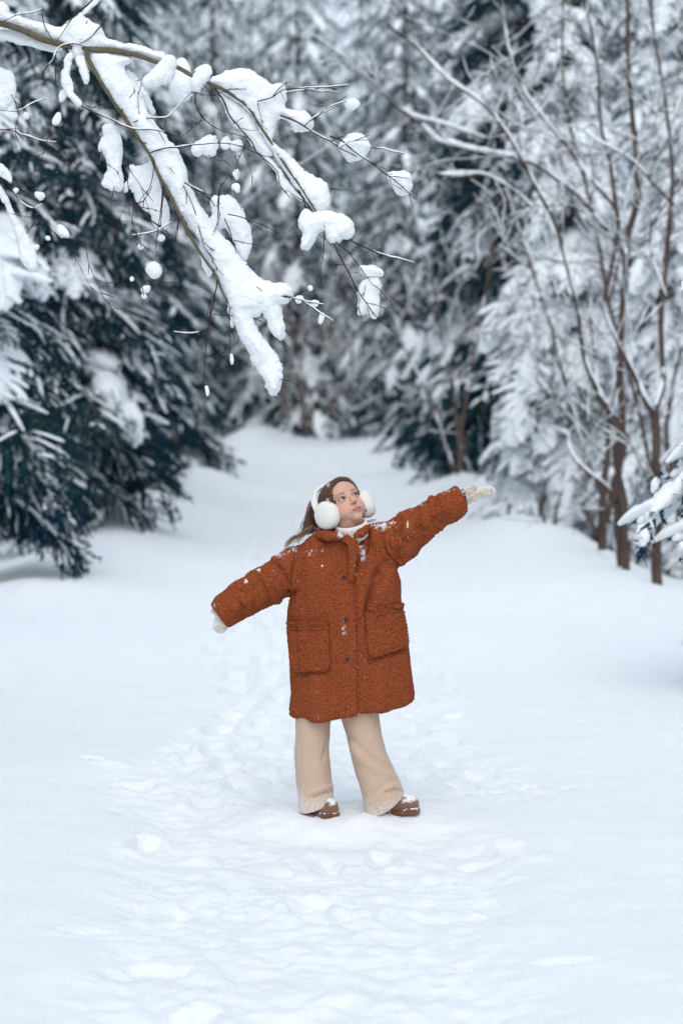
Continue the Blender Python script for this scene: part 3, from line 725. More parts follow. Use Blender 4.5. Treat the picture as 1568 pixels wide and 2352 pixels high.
T([(1080,300),(1150,360),(1200,420),(1250,490),(1280,530)],1.5,**q4); T([(1070,310),(1110,390),(1160,480),(1200,560),(1240,620),(1290,690),(1340,740),(1390,783)],1.7,**q4)
T([(1150,280),(1200,310),(1290,350),(1360,375),(1430,390),(1495,408)],1.7,**q4); T([(1250,330),(1300,300)],.9,**q4); T([(1290,350),(1330,330)],.8,**q4); T([(1275,350),(1295,420)],.9,**q4); T([(1340,375),(1390,410)],.8,**q4)
T([(1018,230),(1018,350),(1000,450),(998,520)],1.1,**q4); T([(1018,390),(1040,415),(1085,440)],.9,**q4); T([(1115,430),(1100,470),(1103,520)],.7,**q4); T([(1140,460),(1205,465)],.7,**q4)
T([(990,260),(1020,280),(1080,310)],1,**q4); T([(920,270),(880,330),(865,410)],1,**q4); T([(1000,180),(1025,230)],1,**q4); T([(980,180),(975,230)],.8,**q4)
T([(1280,530),(1330,570),(1385,640)],1,**q4); T([(1240,530),(1230,590)],.8,**q4); T([(1240,620),(1300,635),(1355,655)],.9,**q4); T([(1250,650),(1260,690),(1275,735)],.9,**q4); T([(1210,600),(1195,660)],.8,**q4); T([(1250,488),(1345,487)],.8,**q4)
T([(1050,20),(1100,20),(1170,28)],1,**q4); T([(790,10),(840,68)],1,**q4); T([(910,60),(915,130),(875,200)],.9,**q4); T([(940,80),(975,110)],.7,**q4)
T([(510,153),(580,170),(650,195),(720,220),(785,258)],1.3,**q4); T([(490,175),(520,250),(545,330),(570,390),(650,445)],1.3,**q4); T([(540,290),(600,305),(670,315)],1.1,**q4)
T([(300,0),(370,40),(420,80),(440,110)],1.4,**q4); T([(540,20),(550,70),(585,130)],1.0,**q4)
T([(470,0),(460,100),(460,180),(420,260),(385,302)],1.1,**q4); T([(270,0),(310,80),(340,160),(360,240),(385,330),(430,400),(460,450),(530,508)],1.1,**q4); T([(385,305),(430,340),(480,352)],.9,**q4)
T([(165,0),(160,100),(140,220),(125,340)],1.4,**q4); T([(105,0),(60,80),(0,120)],1,**q4); T([(0,60),(60,150),(140,210),(200,260),(240,300)],1.1,**q4); T([(250,170),(235,260),(230,325)],.9,**q4)
T([(0,170),(20,250),(45,310),(70,365),(110,395)],1,**q4); T([(240,170),(180,215),(60,260),(0,265)],.8,**q4)
T([(75,400),(60,420),(50,480),(55,560)],1,**q4); T([(110,500),(150,520),(190,535)],1.0,**q4)
T([(610,518),(650,535),(695,558)],1.3,**q4); T([(750,577),(830,595),(900,610),(1015,632)],1.4,**q4); T([(870,590),(910,560),(945,545)],.9,**q4); T([(900,610),(960,650),(1020,695),(1070,722)],1.2,**q4); T([(837,600),(838,665)],.8,**q4)
T([(640,700),(680,720),(716,750)],1,**q4); T([(795,820),(815,845),(845,878)],1.2,**q4); T([(775,1027),(830,1037)],1.1,**q4); T([(755,1113),(780,1145)],1,**q4); T([(655,960),(650,985)],.9,**q4)
T([(455,500),(440,570),(425,650),(410,720),(400,820),(388,920),(383,1050),(403,1147)],1.7,**q4); T([(405,757),(350,780),(290,785),(220,778)],1.2,**q4); T([(415,760),(420,810),(445,840),(478,850)],1,**q4); T([(430,685),(480,690),(540,690)],1,**q4)
T([(520,650),(515,740),(520,830),(520,940),(528,1000)],1.2,**q4); T([(498,870),(475,900),(458,920)],.9,**q4); T([(395,905),(420,912)],.8,**q4); T([(388,925),(365,970)],.7,**q4); T([(440,580),(420,600),(400,690)],.9,**q4)
# thin hanging tangle further left
T([(0,600),(60,605),(130,630),(200,650),(258,653)],1.3,**h); T([(0,510),(100,515),(160,480),(220,462)],.8,**h)
T([(245,540),(240,600),(215,680),(200,760),(200,830)],.9,**h); T([(350,500),(310,560),(320,600),(340,625)],.8,**h); T([(370,500),(390,600),(410,620)],.8,**h)
T([(60,440),(95,530),(80,600),(110,700),(125,780),(140,830)],.9,**h); T([(240,660),(280,690),(350,713)],.8,**h)
T([(0,810),(60,850),(130,890),(180,920),(230,970),(260,1020)],1.2,**h); T([(60,870),(100,930),(170,960),(200,940)],.8,**h); T([(60,985),(130,1000),(220,1010),(280,1005)],.8,**h); T([(130,1080),(180,1020),(230,1020)],.8,**h)
T([(470,690),(480,740),(550,800),(560,830)],.9,**h); T([(575,710),(600,780),(640,840),(680,940),(700,1000)],1.0,**h); T([(590,800),(595,900),(600,1000)],1.1,**h)
T([(755,850),(750,920),(745,1000),(725,1090)],1.5,**h); T([(715,750),(700,850),(660,910),(620,980),(610,1050)],1.1,**h); T([(465,960),(480,1000),(520,1020),(600,1020)],.9,**h); T([(640,960),(720,970),(760,985)],.9,**h); T([(600,610),(640,650),(720,668)],.9,**h)
T([(830,1000),(820,1060),(810,1110)],1,**h); T([(1050,815),(1010,880),(1005,950),(1000,1030),(990,1070),(930,1110)],.9,**h); T([(850,845),(920,880),(960,910),(990,950)],1.6,**h); T([(785,775),(810,805)],.9,**h)
T([(560,990),(545,1070),(550,1130)],.9,**h); T([(650,1040),(650,1120)],.7,**h); T([(655,395),(640,450),(640,500),(650,550)],.8,**h); T([(630,380),(660,370)],.8,**h); T([(530,500),(560,560)],.8,**h)
T([(285,760),(300,800),(305,860)],.6); T([(160,560),(200,640),(230,690),(250,720)],.6); T([(100,500),(120,530),(200,560),(240,575)],.7)
T([(197,545),(205,600),(225,650),(245,690),(290,712),(320,698)],.8); T([(215,640),(250,650),(290,653)],.7); T([(265,430),(258,480),(270,520),(300,545)],.7)
T([(440,0),(400,35),(355,75),(310,120)],1.8,**h)
rgt = random.Random(11)
nb_ = 0
for pl, r, dy in TW:
    p = bw(pl, 0.0); p[:, 1] += dy + np.cumsum(np.array([rgt.uniform(-.012, .012) for _ in pl]))
    Q = resample(np.c_[p, np.linspace(r * 1.15, r * .5, len(p))], .012)
    n = len(Q); Q[:, :3] += .0022 * np.stack([vnoise(Q[:, :3] * 40 + nb_, 71 + k) for k in range(3)], -1)
    G = Geo(); V, F = tube_vf(Q[:, :3], Q[:, 3] * VPX * .95, 5); G.add(V - BT_O, F)
    # buds and short spurs
    for k in range(2, n - 1, 3):
        if rgt.random() < .6:
            d = Q[min(k + 1, n - 1), :3] - Q[k, :3]; d /= np.linalg.norm(d) + 1e-9
            s = np.array([rgt.uniform(-1, 1), rgt.uniform(-.6, .6), rgt.uniform(-1, 1)]); L_ = rgt.uniform(.006, .018) if rgt.random() < .72 else rgt.uniform(.03, .08)
            e = Q[k, :3] + (d * 1.0 + s * .6) * L_
            V, F = tube_vf([Q[k, :3], (Q[k, :3] + e) / 2, e], [.0016, .0015, .0009], 4); G.add(V - BT_O, F)
    tw = link('twig', G.mesh('twig', [M_TWIG]), BT); nb_ += 1
    if len(Q) > 9 and rgt.random() < .8 and abs(Q[-1, 2] - Q[0, 2]) < .62 * np.linalg.norm(Q[-1, :3] - Q[0, :3]):
        a = rgt.randrange(0, n // 2); b = min(n, a + rgt.randrange(6, 22))
        if b - a > 4:
            C_ = Q[a:b, :3] + np.array([0, .001, .0032]); V, F = blob_tube(C_, np.full(b - a, .0021), np.random.default_rng(nb_), 6, .35, .9)
            S = Geo(); S.add(V - BT_O, F); link('snow_line', S.mesh('snow_line', [M_CLUMP]), tw)

# ------------------------------------------------------------------ bare trees on the right
def grow(p, d, L, r, lvl, rg, out, grav=-.1):
    n = max(4, int(L / .12)); pts = [np.array(p, float)]; d = np.array(d, float)
    for i in range(n):
        d = d + np.array([rg.gauss(0, .13), rg.gauss(0, .13), rg.gauss(0, .10) + grav * .15]); d /= np.linalg.norm(d)
        pts.append(pts[-1] + d * L / n)
    pts = np.array(pts); out.append((pts, np.linspace(r, r * .35, n + 1)))
    if lvl > 0:
        for _ in range(rg.randrange(2, 4)):
            k = rg.randrange(1, n); dd = pts[k + 1] - pts[k]; dd /= np.linalg.norm(dd)
            s = np.array([rg.gauss(0, .6), rg.gauss(0, .5), rg.gauss(.15, .5)])
            grow(pts[k], dd + s, L * rg.uniform(.35, .65), r * .55, lvl - 1, rg, out, grav)
def bare_tree(name, base, depth, stems, label, seed, twigs, snowy=1.0, cat='tree', mat_=None, group=None):
    rg = random.Random(seed); o = np.array([W(base, 1300, depth)[0], depth, 0.]); o[2] = gz(o[0], o[1]) - .05
    t = empty(name, tuple(o), label, cat, group); u = depth / FPX
    OUT = []; S = Geo()
    for pts, r, *dd in stems:
        p = np.asarray(pts, float); ddy = dd[0] if dd else 0.0
        q = W(p[:, 0], p[:, 1], depth); q[:, 1] += np.linspace(0, ddy, len(q)) + (dd[1] if len(dd) > 1 else 0)
        rad = np.interp(np.linspace(0, 1, len(q)), np.linspace(0, 1, len(r)), r) * u * .66
        Q = resample(np.c_[q, rad], .06); Q[:, :3] += .012 * np.stack([vnoise(Q[:, :3] * 4, 81 + k) for k in range(3)], -1)
        G = Geo(); V, F = tube_vf(Q[:, :3], Q[:, 3] * (1 + .12 * vnoise(Q[:, :3] * 9, 3)), 8); G.add(V - o, F)
        b = link('trunk' if r[0] >= 14 else 'branch', G.mesh('branch', [mat_ or M_BARE]), t)
        T_ = np.gradient(Q[:, :3], axis=0); T_ /= np.linalg.norm(T_, axis=1, keepdims=True)
        for i in range(0, len(Q) - 6, 5):      # snow lies on every stretch that is not upright
            horiz = 1 - abs(T_[i, 2])
            if rg.random() < .12 + 1.5 * horiz:
                e = min(len(Q), i + rg.randrange(6, 14)); rr = Q[i:e, 3] * (.55 + .4 * horiz) + .004 + .016 * horiz
                if e - i < 4: continue
                V, F = blob_tube(Q[i:e, :3] + np.array([0, -.2, 1])[None] * (Q[i:e, 3:4] * .6 + rr[:, None] * .45), rr * snowy, np.random.default_rng(seed * 99 + i + len(S.V)), 6, .22, .9)
                S.add(V - o, F)
        for _ in range(int(twigs * len(Q) * .018)):
            k = rg.randrange(len(Q) // 6, len(Q))
            s = np.array([rg.gauss(0, .7), rg.gauss(0, .5), rg.gauss(.25, .5)]) + T_[k] * .5; s /= np.linalg.norm(s)
            grow(Q[k, :3], s, rg.uniform(.5, 1.3), max(.003, Q[k, 3] * .22), 2, rg, OUT)
    G = Geo(); 
    for i, (p, r) in enumerate(OUT):
        V, F = tube_vf(p, np.maximum(r, .0022), 4); G.add(V - o, F)
        if rg.random() < .45 and len(p) > 4:
            V, F = blob_tube(p + np.array([0, -.1, 1]) * (r[:, None] + .006), np.maximum(r * .9, .002) + .004 * snowy * rg.random(), np.random.default_rng(i), 5, .3, .9); S.add(V - o, F)
    if G.n: link('twigs', G.mesh('twigs', [mat_ or M_BARE]), t, kind='stuff')
    if S.n: link('branch_snow', S.mesh('branch_snow', [M_TSNOW]), t, kind='stuff')
    return t

bare_tree('bare_tree', 1507, 19.2, [
    ([(1508,1372),(1506,1300),(1509,1200),(1510,1129),(1505,1040),(1502,947)], [19,18,16,15,15,16]),
    ([(1502,950),(1486,935),(1465,900),(1440,856),(1420,820),(1399,786),(1372,735),(1359,700)], [11,9,9,8,7,5,4,3], -.6),
    ([(1502,950),(1516,915),(1527,870),(1524,820),(1522,760),(1531,674),(1540,600),(1549,475),(1556,400),(1540,200),(1520,80),(1510,-40)], [12,11,10,10,9,9,8,7,6,5,4], .5),
    ([(1531,690),(1500,600),(1495,520),(1560,430),(1600,380)], [4,3,3,2]),
    ([(1545,470),(1500,420),(1440,360),(1380,330),(1320,290)], [5,4,3,2]),
    ([(1505,1080),(1540,1030),(1580,985)], [5,4,3]),
 ], 'thick leafless tree rising from the snow at the right edge, forking at mid height', 21, 11)
bare_tree('bare_tree', 1424, 20.3, [
    ([(1426,1302),(1420,1230),(1414,1150),(1395,1121),(1365,1095),(1337,1067),(1315,1035),(1308,1000),(1325,975)], [15,15,14,9,8,7,6,5,4], .2),
    ([(1436,1322),(1433,1240),(1432,1170),(1420,1110),(1411,1067),(1405,1020),(1411,980),(1395,950),(1374,925),(1355,890),(1337,852),(1325,810),(1320,777),(1312,715),(1295,660),(1264,545),(1234,480),(1184,390),(1144,325),(1104,275),(1024,215),(949,145),(884,95)], [14,13,12,11,10,9,8,8,7,7,6,6,6,5,5,4], -.9),
    ([(1414,1150),(1420,1090),(1426,1034),(1430,964),(1426,839),(1429,740),(1434,670),(1440,600),(1444,550),(1464,480),(1469,350),(1456,250),(1452,150),(1449,50),(1447,-30)], [12,13,13,12,11,11,12,11,10,9,8,7], .3),
    ([(1440,600),(1429,550),(1414,425),(1404,350),(1394,300),(1379,100),(1359,0),(1352,-40)], [8,8,7,6,5,5,4], .6),
    ([(1384,690),(1400,620),(1409,575),(1413,490),(1385,452),(1359,425),(1330,390),(1309,360),(1290,340),(1274,320),(1224,260),(1184,200),(1160,130),(1149,75),(1140,-20)], [7,7,6,6,6,6,5,5,4,4,3], -.5),
    ([(1395,530),(1365,500),(1334,465),(1300,435),(1264,410),(1240,392),(1214,380),(1174,368),(1130,362),(1084,355),(1040,342),(1004,335),(974,308),(924,270),(874,225)], [6,6,6,6,6,6,5,5,4,3], -.4),
    ([(1114,318),(1050,300),(1000,285),(954,275),(920,258),(894,245)], [4,4,3,3,2], -.3),
    ([(1234,490),(1190,450),(1144,420),(1104,405),(1060,408),(1009,410)], [4,4,3,3,2], -.3),
    ([(1411,985),(1380,900),(1374,820),(1366,700)], [6,5,4,3], .5),
 ], 'leafless tree of several slender stems right of the raised mitten, its long boughs reaching left', 22, 9)
bare_tree('bare_tree', 1375, 22.5, [
    ([(1382,1262),(1384,1150),(1392,1050),(1402,960),(1420,880)], [16,14,11,8,6]),
    ([(1392,1200),(1412,1100),(1440,1010),(1452,930)], [12,9,7,5]),
    ([(1372,1230),(1350,1180),(1335,1150)], [9,6,4]),
 ], 'dark leafless stems crowded between the two bigger bare trees on the right', 23, 12)
bare_tree('bare_tree', 1540, 23.5, [
    ([(1560,1230),(1545,1100),(1530,1000),(1545,880),(1600,700)], [10,9,8,6,4]),
    ([(1520,1240),(1490,1080),(1470,960),(1400,700),(1350,450),(1300,250),(1290,-20)], [9,8,7,6,5,4]),
    ([(1400,700),(1450,500),(1560,250),(1600,150)], [5,4,3]),
 ], 'thin leafless tree behind the thick bare tree at the right edge', 24, 14)
bare_tree('bare_tree', 1320, 25, [
    ([(1278,1240),(1272,1200),(1290,1130)], [7,5,3]), ([(1260,1235),(1245,1180),(1250,1120)], [6,5,3]),
    ([(1400,1200),(1300,900),(1250,700),(1200,560),(1150,400)], [6,6,5,4,3]),
 ], 'low leafless bush at the foot of the snow-buried young spruce', 25, 18, cat='bush')
M_BRUSH = bark_mat('brush_bark', (0.09, 0.06, 0.05), (0.17, 0.12, 0.10), 10)
bare_tree('bare_bush', 700, 64, [
    ([(700,985),(690,900),(670,760),(640,620)], [7,6,5,3], -.5), ([(712,985),(730,880),(760,760),(790,600)], [7,6,4,3], .5), ([(690,985),(640,900),(600,820)], [5,4,3]), ([(740,985),(760,930),(800,860),(810,760)], [5,5,4,3]),
 ], 'brown leafless brush standing across the far end of the path', 26, 30, 1.6, 'bush', M_BRUSH)
bare_tree('bare_bush', 1010, 33, [
    ([(1060,1080),(1040,900),(1010,760),(990,600)], [6,5,4,3]), ([(1050,1080),(1080,850),(1110,700),(1130,560)], [6,5,4,3]), ([(1040,1080),(980,900),(930,800)], [5,4,3]),
 ], 'brownish leafless bush in front of the very dark spruce on the right', 27, 12, 1.2, 'bush', M_BRUSH)

# young spruce whose snowy tips reach into the frame at the lower right
YS = empty('young_spruce', (2.35, 12.2, gz(2.35, 12.2) - .03), 'young spruce at the lower right edge, only its snow-coated bough tips in view', 'spruce tree')
link('trunk', trunk_mesh(3.4, .06, 55), YS)
A, S = bough_geo(901, L=1.15, width=.42, droop=.62, load=1.35, nb=10, nd=.55)
ya, ys_ = A.mesh('bough', [M_NEEDLE, M_TRUNK], False), S.mesh('bough_snow', [M_CLUMP])
for (z, a, s, tl) in ((1.30,178,.86,.05),(1.22,200,.74,.12),(1.75,182,.60,.30),(1.95,165,.55,.2),(.92,196,.55,.2),(.60,172,.60,.12),(1.55,140,.8,.1),(1.4,60,.9,.1),(1.2,0,.9,.1),(1.0,300,.9,.1),(.8,90,.9,.1),(2.3,30,.7,0),(2.4,150,.6,0),(2.4,270,.6,0),(2.8,200,.4,0),(2.8,80,.4,0),(2.8,320,.4,0)):
    b = link('bough', ya, YS, (0, 0, z), (0, tl, math.radians(a))); b.scale = (s, s, s); link('snow_load', ys_, b, kind='stuff')

# ------------------------------------------------------------------ the girl
PX = float(W(760, 1876, FOCUS)[0])
PB = np.array([PX, FOCUS, 0.0])
person = empty('person', tuple(PB), 'girl in a rust-brown teddy coat and white earmuffs, arms spread, looking up at the snow', 'person')
D0 = FOCUS
def fab(name, col, rough, cell, strength, dist, dark=0.55, snow=(0.86, 0.89, 0.93), wool=False, sheen=0.3):
    m, n, l, b = mat(name, col, rough, 0.12)
    b.inputs['Sheen Weight'].default_value = sheen; b.inputs['Sheen Roughness'].default_value = 0.6
    co = objco(n); t = noise_node(n, l, cell, 4, 0.6, vec=co)
    r = ramp(n, [(0.32, tuple(c * dark for c in col)), (0.62, col)]); l.new(t.outputs[0], r.inputs[0])
    at = n.new('ShaderNodeAttribute'); at.attribute_name = 'snow'
    mx = n.new('ShaderNodeMix'); mx.data_type = 'RGBA'; l.new(at.outputs['Fac'], mx.inputs[0]); l.new(r.outputs[0], mx.inputs[6])
    mx.inputs[7].default_value = (*snow, 1); l.new(mx.outputs[2], b.inputs['Base Color'])
    bump(n, l, b, t.outputs[0], strength, dist)
    return m
M_COAT = fab('teddy_fleece', (0.405, 0.098, 0.036), 0.95, 210, 1.0, .006, .34, sheen=.0)
M_PANTS = fab('beige_fleece', (0.62, 0.445, 0.335), 0.95, 420, .7, .002, .78, sheen=.2)
M_MITT = fab('mitten_wool', (0.62, 0.50, 0.36), 0.95, 420, 1.0, .003, .6)
M_CUFF = fab('dark_knit', (0.035, 0.028, 0.04), 0.95, 350, .8, .002, .6)
M_MUFF = fab('white_plush', (0.80, 0.78, 0.74), 0.95, 650, .6, .0014, .93)
M_NECK = fab('ribbed_knit', (0.82, 0.77, 0.74), 0.95, 300, .2, .0006, .93)
M_SOLE = fab('boot_sole', (0.17, 0.05, 0.026), 0.6, 200, .3, .001, .75)
M_BOOT = fab('boot_suede', (0.24, 0.12, 0.065), 0.9, 300, .5, .002, .6)
M_BTN = fab('button', (0.03, 0.022, 0.022), 0.5, 90, .1, .001, .8)

def finish(name, V, F, m, parent=person, snow=None, col=None, smooth=True):
    G = Geo(); G.add(V - PB, F); me = G.mesh(name, [m], smooth)
    vattr(me, 'snow', np.zeros(len(V)) if snow is None else np.clip(snow, 0, 1))
    if col is not None: cattr(me, 'Col', col)
    return link(name, me, parent)
def zpt(x, y, dy=0.0): return Z1(x, y, dy)
def to_z1(V):   # world -> first enlargement's units, near the girl's distance
    t = V[:, 1]; cp, sp = math.cos(PITCH), math.sin(PITCH)
    dz = V[:, 2] - CAM_Z; f = t * cp - dz * sp; u = V[:, 0] / f; v = (t * sp + dz * cp) / f
    return np.stack([(784 + u * FPX - 428.75) / .4883, (1176 - v * FPX - 1041.25) / .4883], -1)

# head frame: X to the picture's right, Y out of the face, Z up
hy, hp, hr = math.radians(28.1), math.radians(21.5), math.radians(17.5)
def eul(y, p, r):
    cy, sy, cp, sp, cr, sr = math.cos(y), math.sin(y), math.cos(p), math.sin(p), math.cos(r), math.sin(r)
    return np.array([[cr, 0, -sr], [0, 1, 0], [sr, 0, cr]]) @ np.array([[cy, sy, 0], [-sy, cy, 0], [0, 0, 1]]) @ np.array([[1, 0, 0], [0, cp, -sp], [0, sp, cp]])
HM = np.diag([1, -1, 1]) @ eul(hy, hp, hr)      # local -> world axes
HO = W(649.25 + 807 * .17187, 1065.75 + 550 * .17187, D0)
HS = 0.93e-3
def hw(p): return HO + (np.asarray(p, float) * HS) @ HM.T
def hl(V): return ((np.asarray(V) - HO) @ HM) / HS

# --- body: one continuous skin from head to feet
def ladder(a, b, step): return np.arange(a, b, step)
hz0, hz1 = HO[2] - .15, HO[2] + .125
zs = np.r_[ladder(.0, hz0, .007), ladder(hz0, hz1, .0016)]
xs = np.r_[ladder(HO[0] - .62, HO[0] - .10, .007), ladder(HO[0] - .10, HO[0] + .11, .0016), ladder(HO[0] + .11, HO[0] + .66, .007)]
ys = np.r_[ladder(D0 - .16, D0 - .11, .005), ladder(D0 - .11, D0 + .03, .0016), ladder(D0 + .03, D0 + .17, .004)]
B = Vol(xs, ys, zs)
Mh = HM
def hell(c, r, k=6, op='u'): B.ell(hw(c), np.array(r) * HS, k * HS, op, Mh)
def hcap(P, R, k=5, op='u'): B.cap(hw(P), np.array(R) * HS, k * HS, op)
hell((0, -12, 28), (70, 88, 68)); hell((0, 20, -24), (57, 57, 62), 14); hell((0, 26, 32), (59, 56, 50), 14)
for s in (-1, 1):
    hell((s * 31, 42, -40), (26, 27, 27), 14)
    hell((s * 30, 70, 17), (20, 8, 7), 9)         # brow
    hell((s * 73, -5, -15), (6, 14, 24), 5)       # ear
hell((0, 60, -80), (22, 20, 17), 18)
hell((s * 0, 74, -58), (24, 12, 18), 12)
for s in (-1, 1): hell((s * 29, 86, 0), (17, 13, 11), 8, 's')
hcap([(0, 74, 8), (0, 83, -12), (0, 91, -25)], [6, 6.5, 8], 7)
hell((0, 93, -28), (8.5, 8, 7.5), 4)
for s in (-1, 1): hell((s * 9.5, 85, -30), (5.5, 7, 5.5), 4); hell((s * 5.2, 92.5, -35.5), (2.6, 3.6, 2.2), 1.5, 's')
# eyelids and the opening between them
EYE = {-1: np.array([-28.5, 64.5, 0.]), 1: np.array([28.5, 64.5, 0.])}
for s in (-1, 1):
    hell(EYE[s], (14.2, 13.8, 13.6), 3)
sl, X, Y, Z = B.sub(HO - .1, HO + .11)
PL = np.stack(np.broadcast_arrays(X - HO[0], Y - HO[1], Z - HO[2]), -1) @ HM / HS
for s in (-1, 1):
    e = PL - EYE[s]; ex = e[..., 0] * s
    top = 6.2 * (1 - (ex / 12.6) ** 2) + .6 + ex * .06; bot = -4.4 * (1 - (ex / 12.6) ** 2) + ex * .06
    d2 = np.maximum(e[..., 2] - top, bot - e[..., 2]); d2 = np.maximum(d2, -(e[..., 1] - 3)) * HS
    B.put(sl, d2, .6 * HS, 's')
# lips with a slight opening
hcap([(-21, 77, -59), (-12, 83.5, -56), (-4, 87.5, -53.5), (0, 87, -54.6), (4, 87.5, -53.5), (12, 83.5, -56), (21, 77, -59)], [1.6, 3.2, 3.8, 3.6, 3.8, 3.2, 1.6], 2)
hcap([(-18, 78, -63), (-9, 83.5, -68.5), (0, 85.5, -70), (9, 83.5, -68.5), (18, 78, -63)], [1.6, 3.6, 4.4, 3.6, 1.6], 2)
hcap([(-15, 82, -61.5), (0, 89, -61.5), (15, 82, -61.5)], [1.6, 3.4, 1.6], 1, 's')
neck0 = hw((0, -22, -70)); base_n = zpt(752, 420, .015)
B.cap([neck0, base_n], [.047, .050], .012); hell((0, -10, -55), (50, 52, 50), 16)
chest = zpt(748, 620, .01); pelv = zpt(742, 980, .01)
B.cap([base_n + [0, 0, -.05], chest, pelv], [.062, .088, .088], .03, sy=.8)
Rarm = [zpt(935, 455), zpt(1060, 375), zpt(1120, 322, -.005), zpt(1290, 222, -.01)]; B.cap(Rarm, [.034, .030, .028, .020], .02)
Larm = [zpt(545, 520), zpt(430, 620), zpt(350, 665), zpt(165, 770)]; B.cap(Larm, [.034, .030, .028, .020], .02)
# hands with fingers inside the mittens
def hand(w, d, s):
    d = d / np.linalg.norm(d); pz = np.array([0, 1., 0]); q = np.cross(d, pz); q /= np.linalg.norm(q)
    B.cap([w, w + d * .045], [.016, .02], .01)
    for k, L_ in zip((-1.5, -.5, .5, 1.5), (.026, .032, .034, .028)):
        a = w + d * .038 + pz * k * .008; B.cap([a, a + d * L_ * .5 - q * .002, a + d * L_], [.0065, .006, .005], .003)
    B.cap([w + d * .008, w + d * .03 + q * s * .022], [.008, .006], .004)
hand(zpt(1300, 215, -.012), np.array([.9, 0, .28]), 1)
hand(zpt(176, 752), np.array([-.3, 0, -1.]), 1)
zl_ = lambda x, y, dy=0: W(661.5 + x * .21875, 1623.1 + y * .21875, D0 + dy)
LL = [zpt(672, 1000), zpt(600, 1350), zpt(610, 1600)]; RL = [zpt(812, 1000), zpt(860, 1350), zpt(940, 1620)]
B.cap(LL, [.055, .040, .030], .02); B.cap(RL, [.055, .040, .030], .02)
B.cap([LL[2], zl_(300, 1060, .02), zl_(400, 1090, -.04)], [.030, .022, .016], .015)
B.cap([RL[2], zpt(950, 1655, -.01), zpt(1040, 1655, -.015)], [.030, .022, .016], .015)
V, F = B.nets(); V = smooth_v(V, F, 1, .5); N, F = out_normals(V, F, None)
Lc = hl(V); x, y, z = Lc.T
skin = np.array([0.60, 0.36, 0.27]); col = np.tile(skin, (len(V), 1))
def blend(m, c):
    global col
    m = np.clip(m, 0, 1)[:, None]; col = col * (1 - m) + np.array(c) * m
face = (y > 30) & (np.abs(x) < 80)
for s in (-1, 1):
    blend(face * .42 * np.exp(-(((x - s * 37) / 17) ** 2 + ((z + 36) / 14) ** 2)), (0.72, 0.25, 0.20))
    # eyebrow, lash line, lid crease shade painted into the skin colour
    bz = 17.5 + 2.5 * (1 - ((np.abs(x) - 30) / 18) ** 2)
    blend(face * (x * s > 0) * .72 * sstep(12, 17, np.abs(x)) * sstep(50, 42, np.abs(x)) * np.exp(-((z - bz) / 3.6) ** 2), (0.10, 0.045, 0.03))
    ex = (x - EYE[s][0]) * s; ez = z - EYE[s][2]
    top = 6.2 * (1 - (ex / 12.6) ** 2) + .6 + ex * .06; bot = -4.4 * (1 - (ex / 12.6) ** 2) + ex * .06
    inn = sstep(15.5, 13, np.abs(ex))
    blend(face * inn * .97 * np.exp(-((ez - top - .5) / 2.3) ** 2) * (y > 60), (0.02, 0.012, 0.01))
    blend(face * inn * .55 * np.exp(-((ez - bot + .4) / 1.1) ** 2) * (y > 60), (0.20, 0.08, 0.06))
    blend(face * inn * .35 * np.exp(-((ez - top - 4) / 2.5) ** 2), (0.40, 0.19, 0.14))
blend(face * .22 * np.exp(-((x / 9) ** 2 + ((z + 28) / 8) ** 2)), (0.75, 0.30, 0.24))
mo = np.exp(-((z + 60 + .006 * x * x) / 3.2) ** 2) * 0
lipu = (np.abs(x) < 21) * np.exp(-(((z + 55.8 + .012 * x * x) / 4.2) ** 4)); lipl = (np.abs(x) < 18) * np.exp(-(((z + 69.0 - .015 * x * x) / 4.8) ** 4))
blend(face * (y > 70) * np.maximum(lipu, lipl) * .8, (0.46, 0.15, 0.135))
ins_m = (np.abs(x) < 15) * np.exp(-(((z + 61.6) / 2.9) ** 4)) * (y > 70); blend(ins_m, (0.10, 0.02, 0.02))
blend((np.abs(x) < 10) * np.exp(-(((z + 60.0) / 1.2) ** 4)) * (y > 70), (0.66, 0.60, 0.56))
for s in (-1, 1): blend(.9 * np.exp(-(((x - s * 5.4) / 2.6) ** 2 + ((z + 35.5) / 1.8) ** 2)) * (y > 82), (0.16, 0.04, 0.03))
m, n, l, b = mat('skin', (0.7, 0.45, 0.34), 0.48, 0.35)
at = n.new('ShaderNodeAttribute'); at.attribute_name = 'Col'; l.new(at.outputs['Color'], b.inputs['Base Color'])
b.inputs['Subsurface Weight'].default_value = .25; b.inputs['Subsurface Radius'].default_value = (1, .35, .2); b.inputs['Subsurface Scale'].default_value = .004
t = noise_node(n, l, 900, 3, .6, vec=objco(n)); bump(n, l, b, t.outputs[0], .15, .0005)
finish('body', V, F, m, col=col)
me_, n, l, b = mat('eye', (0.8, 0.8, 0.8), 0.06, 0.6)
at = n.new('ShaderNodeAttribute'); at.attribute_name = 'Col'; l.new(at.outputs['Color'], b.inputs['Base Color'])
gaze = np.array([.14, 1.0, .10]); gaze /= np.linalg.norm(gaze)
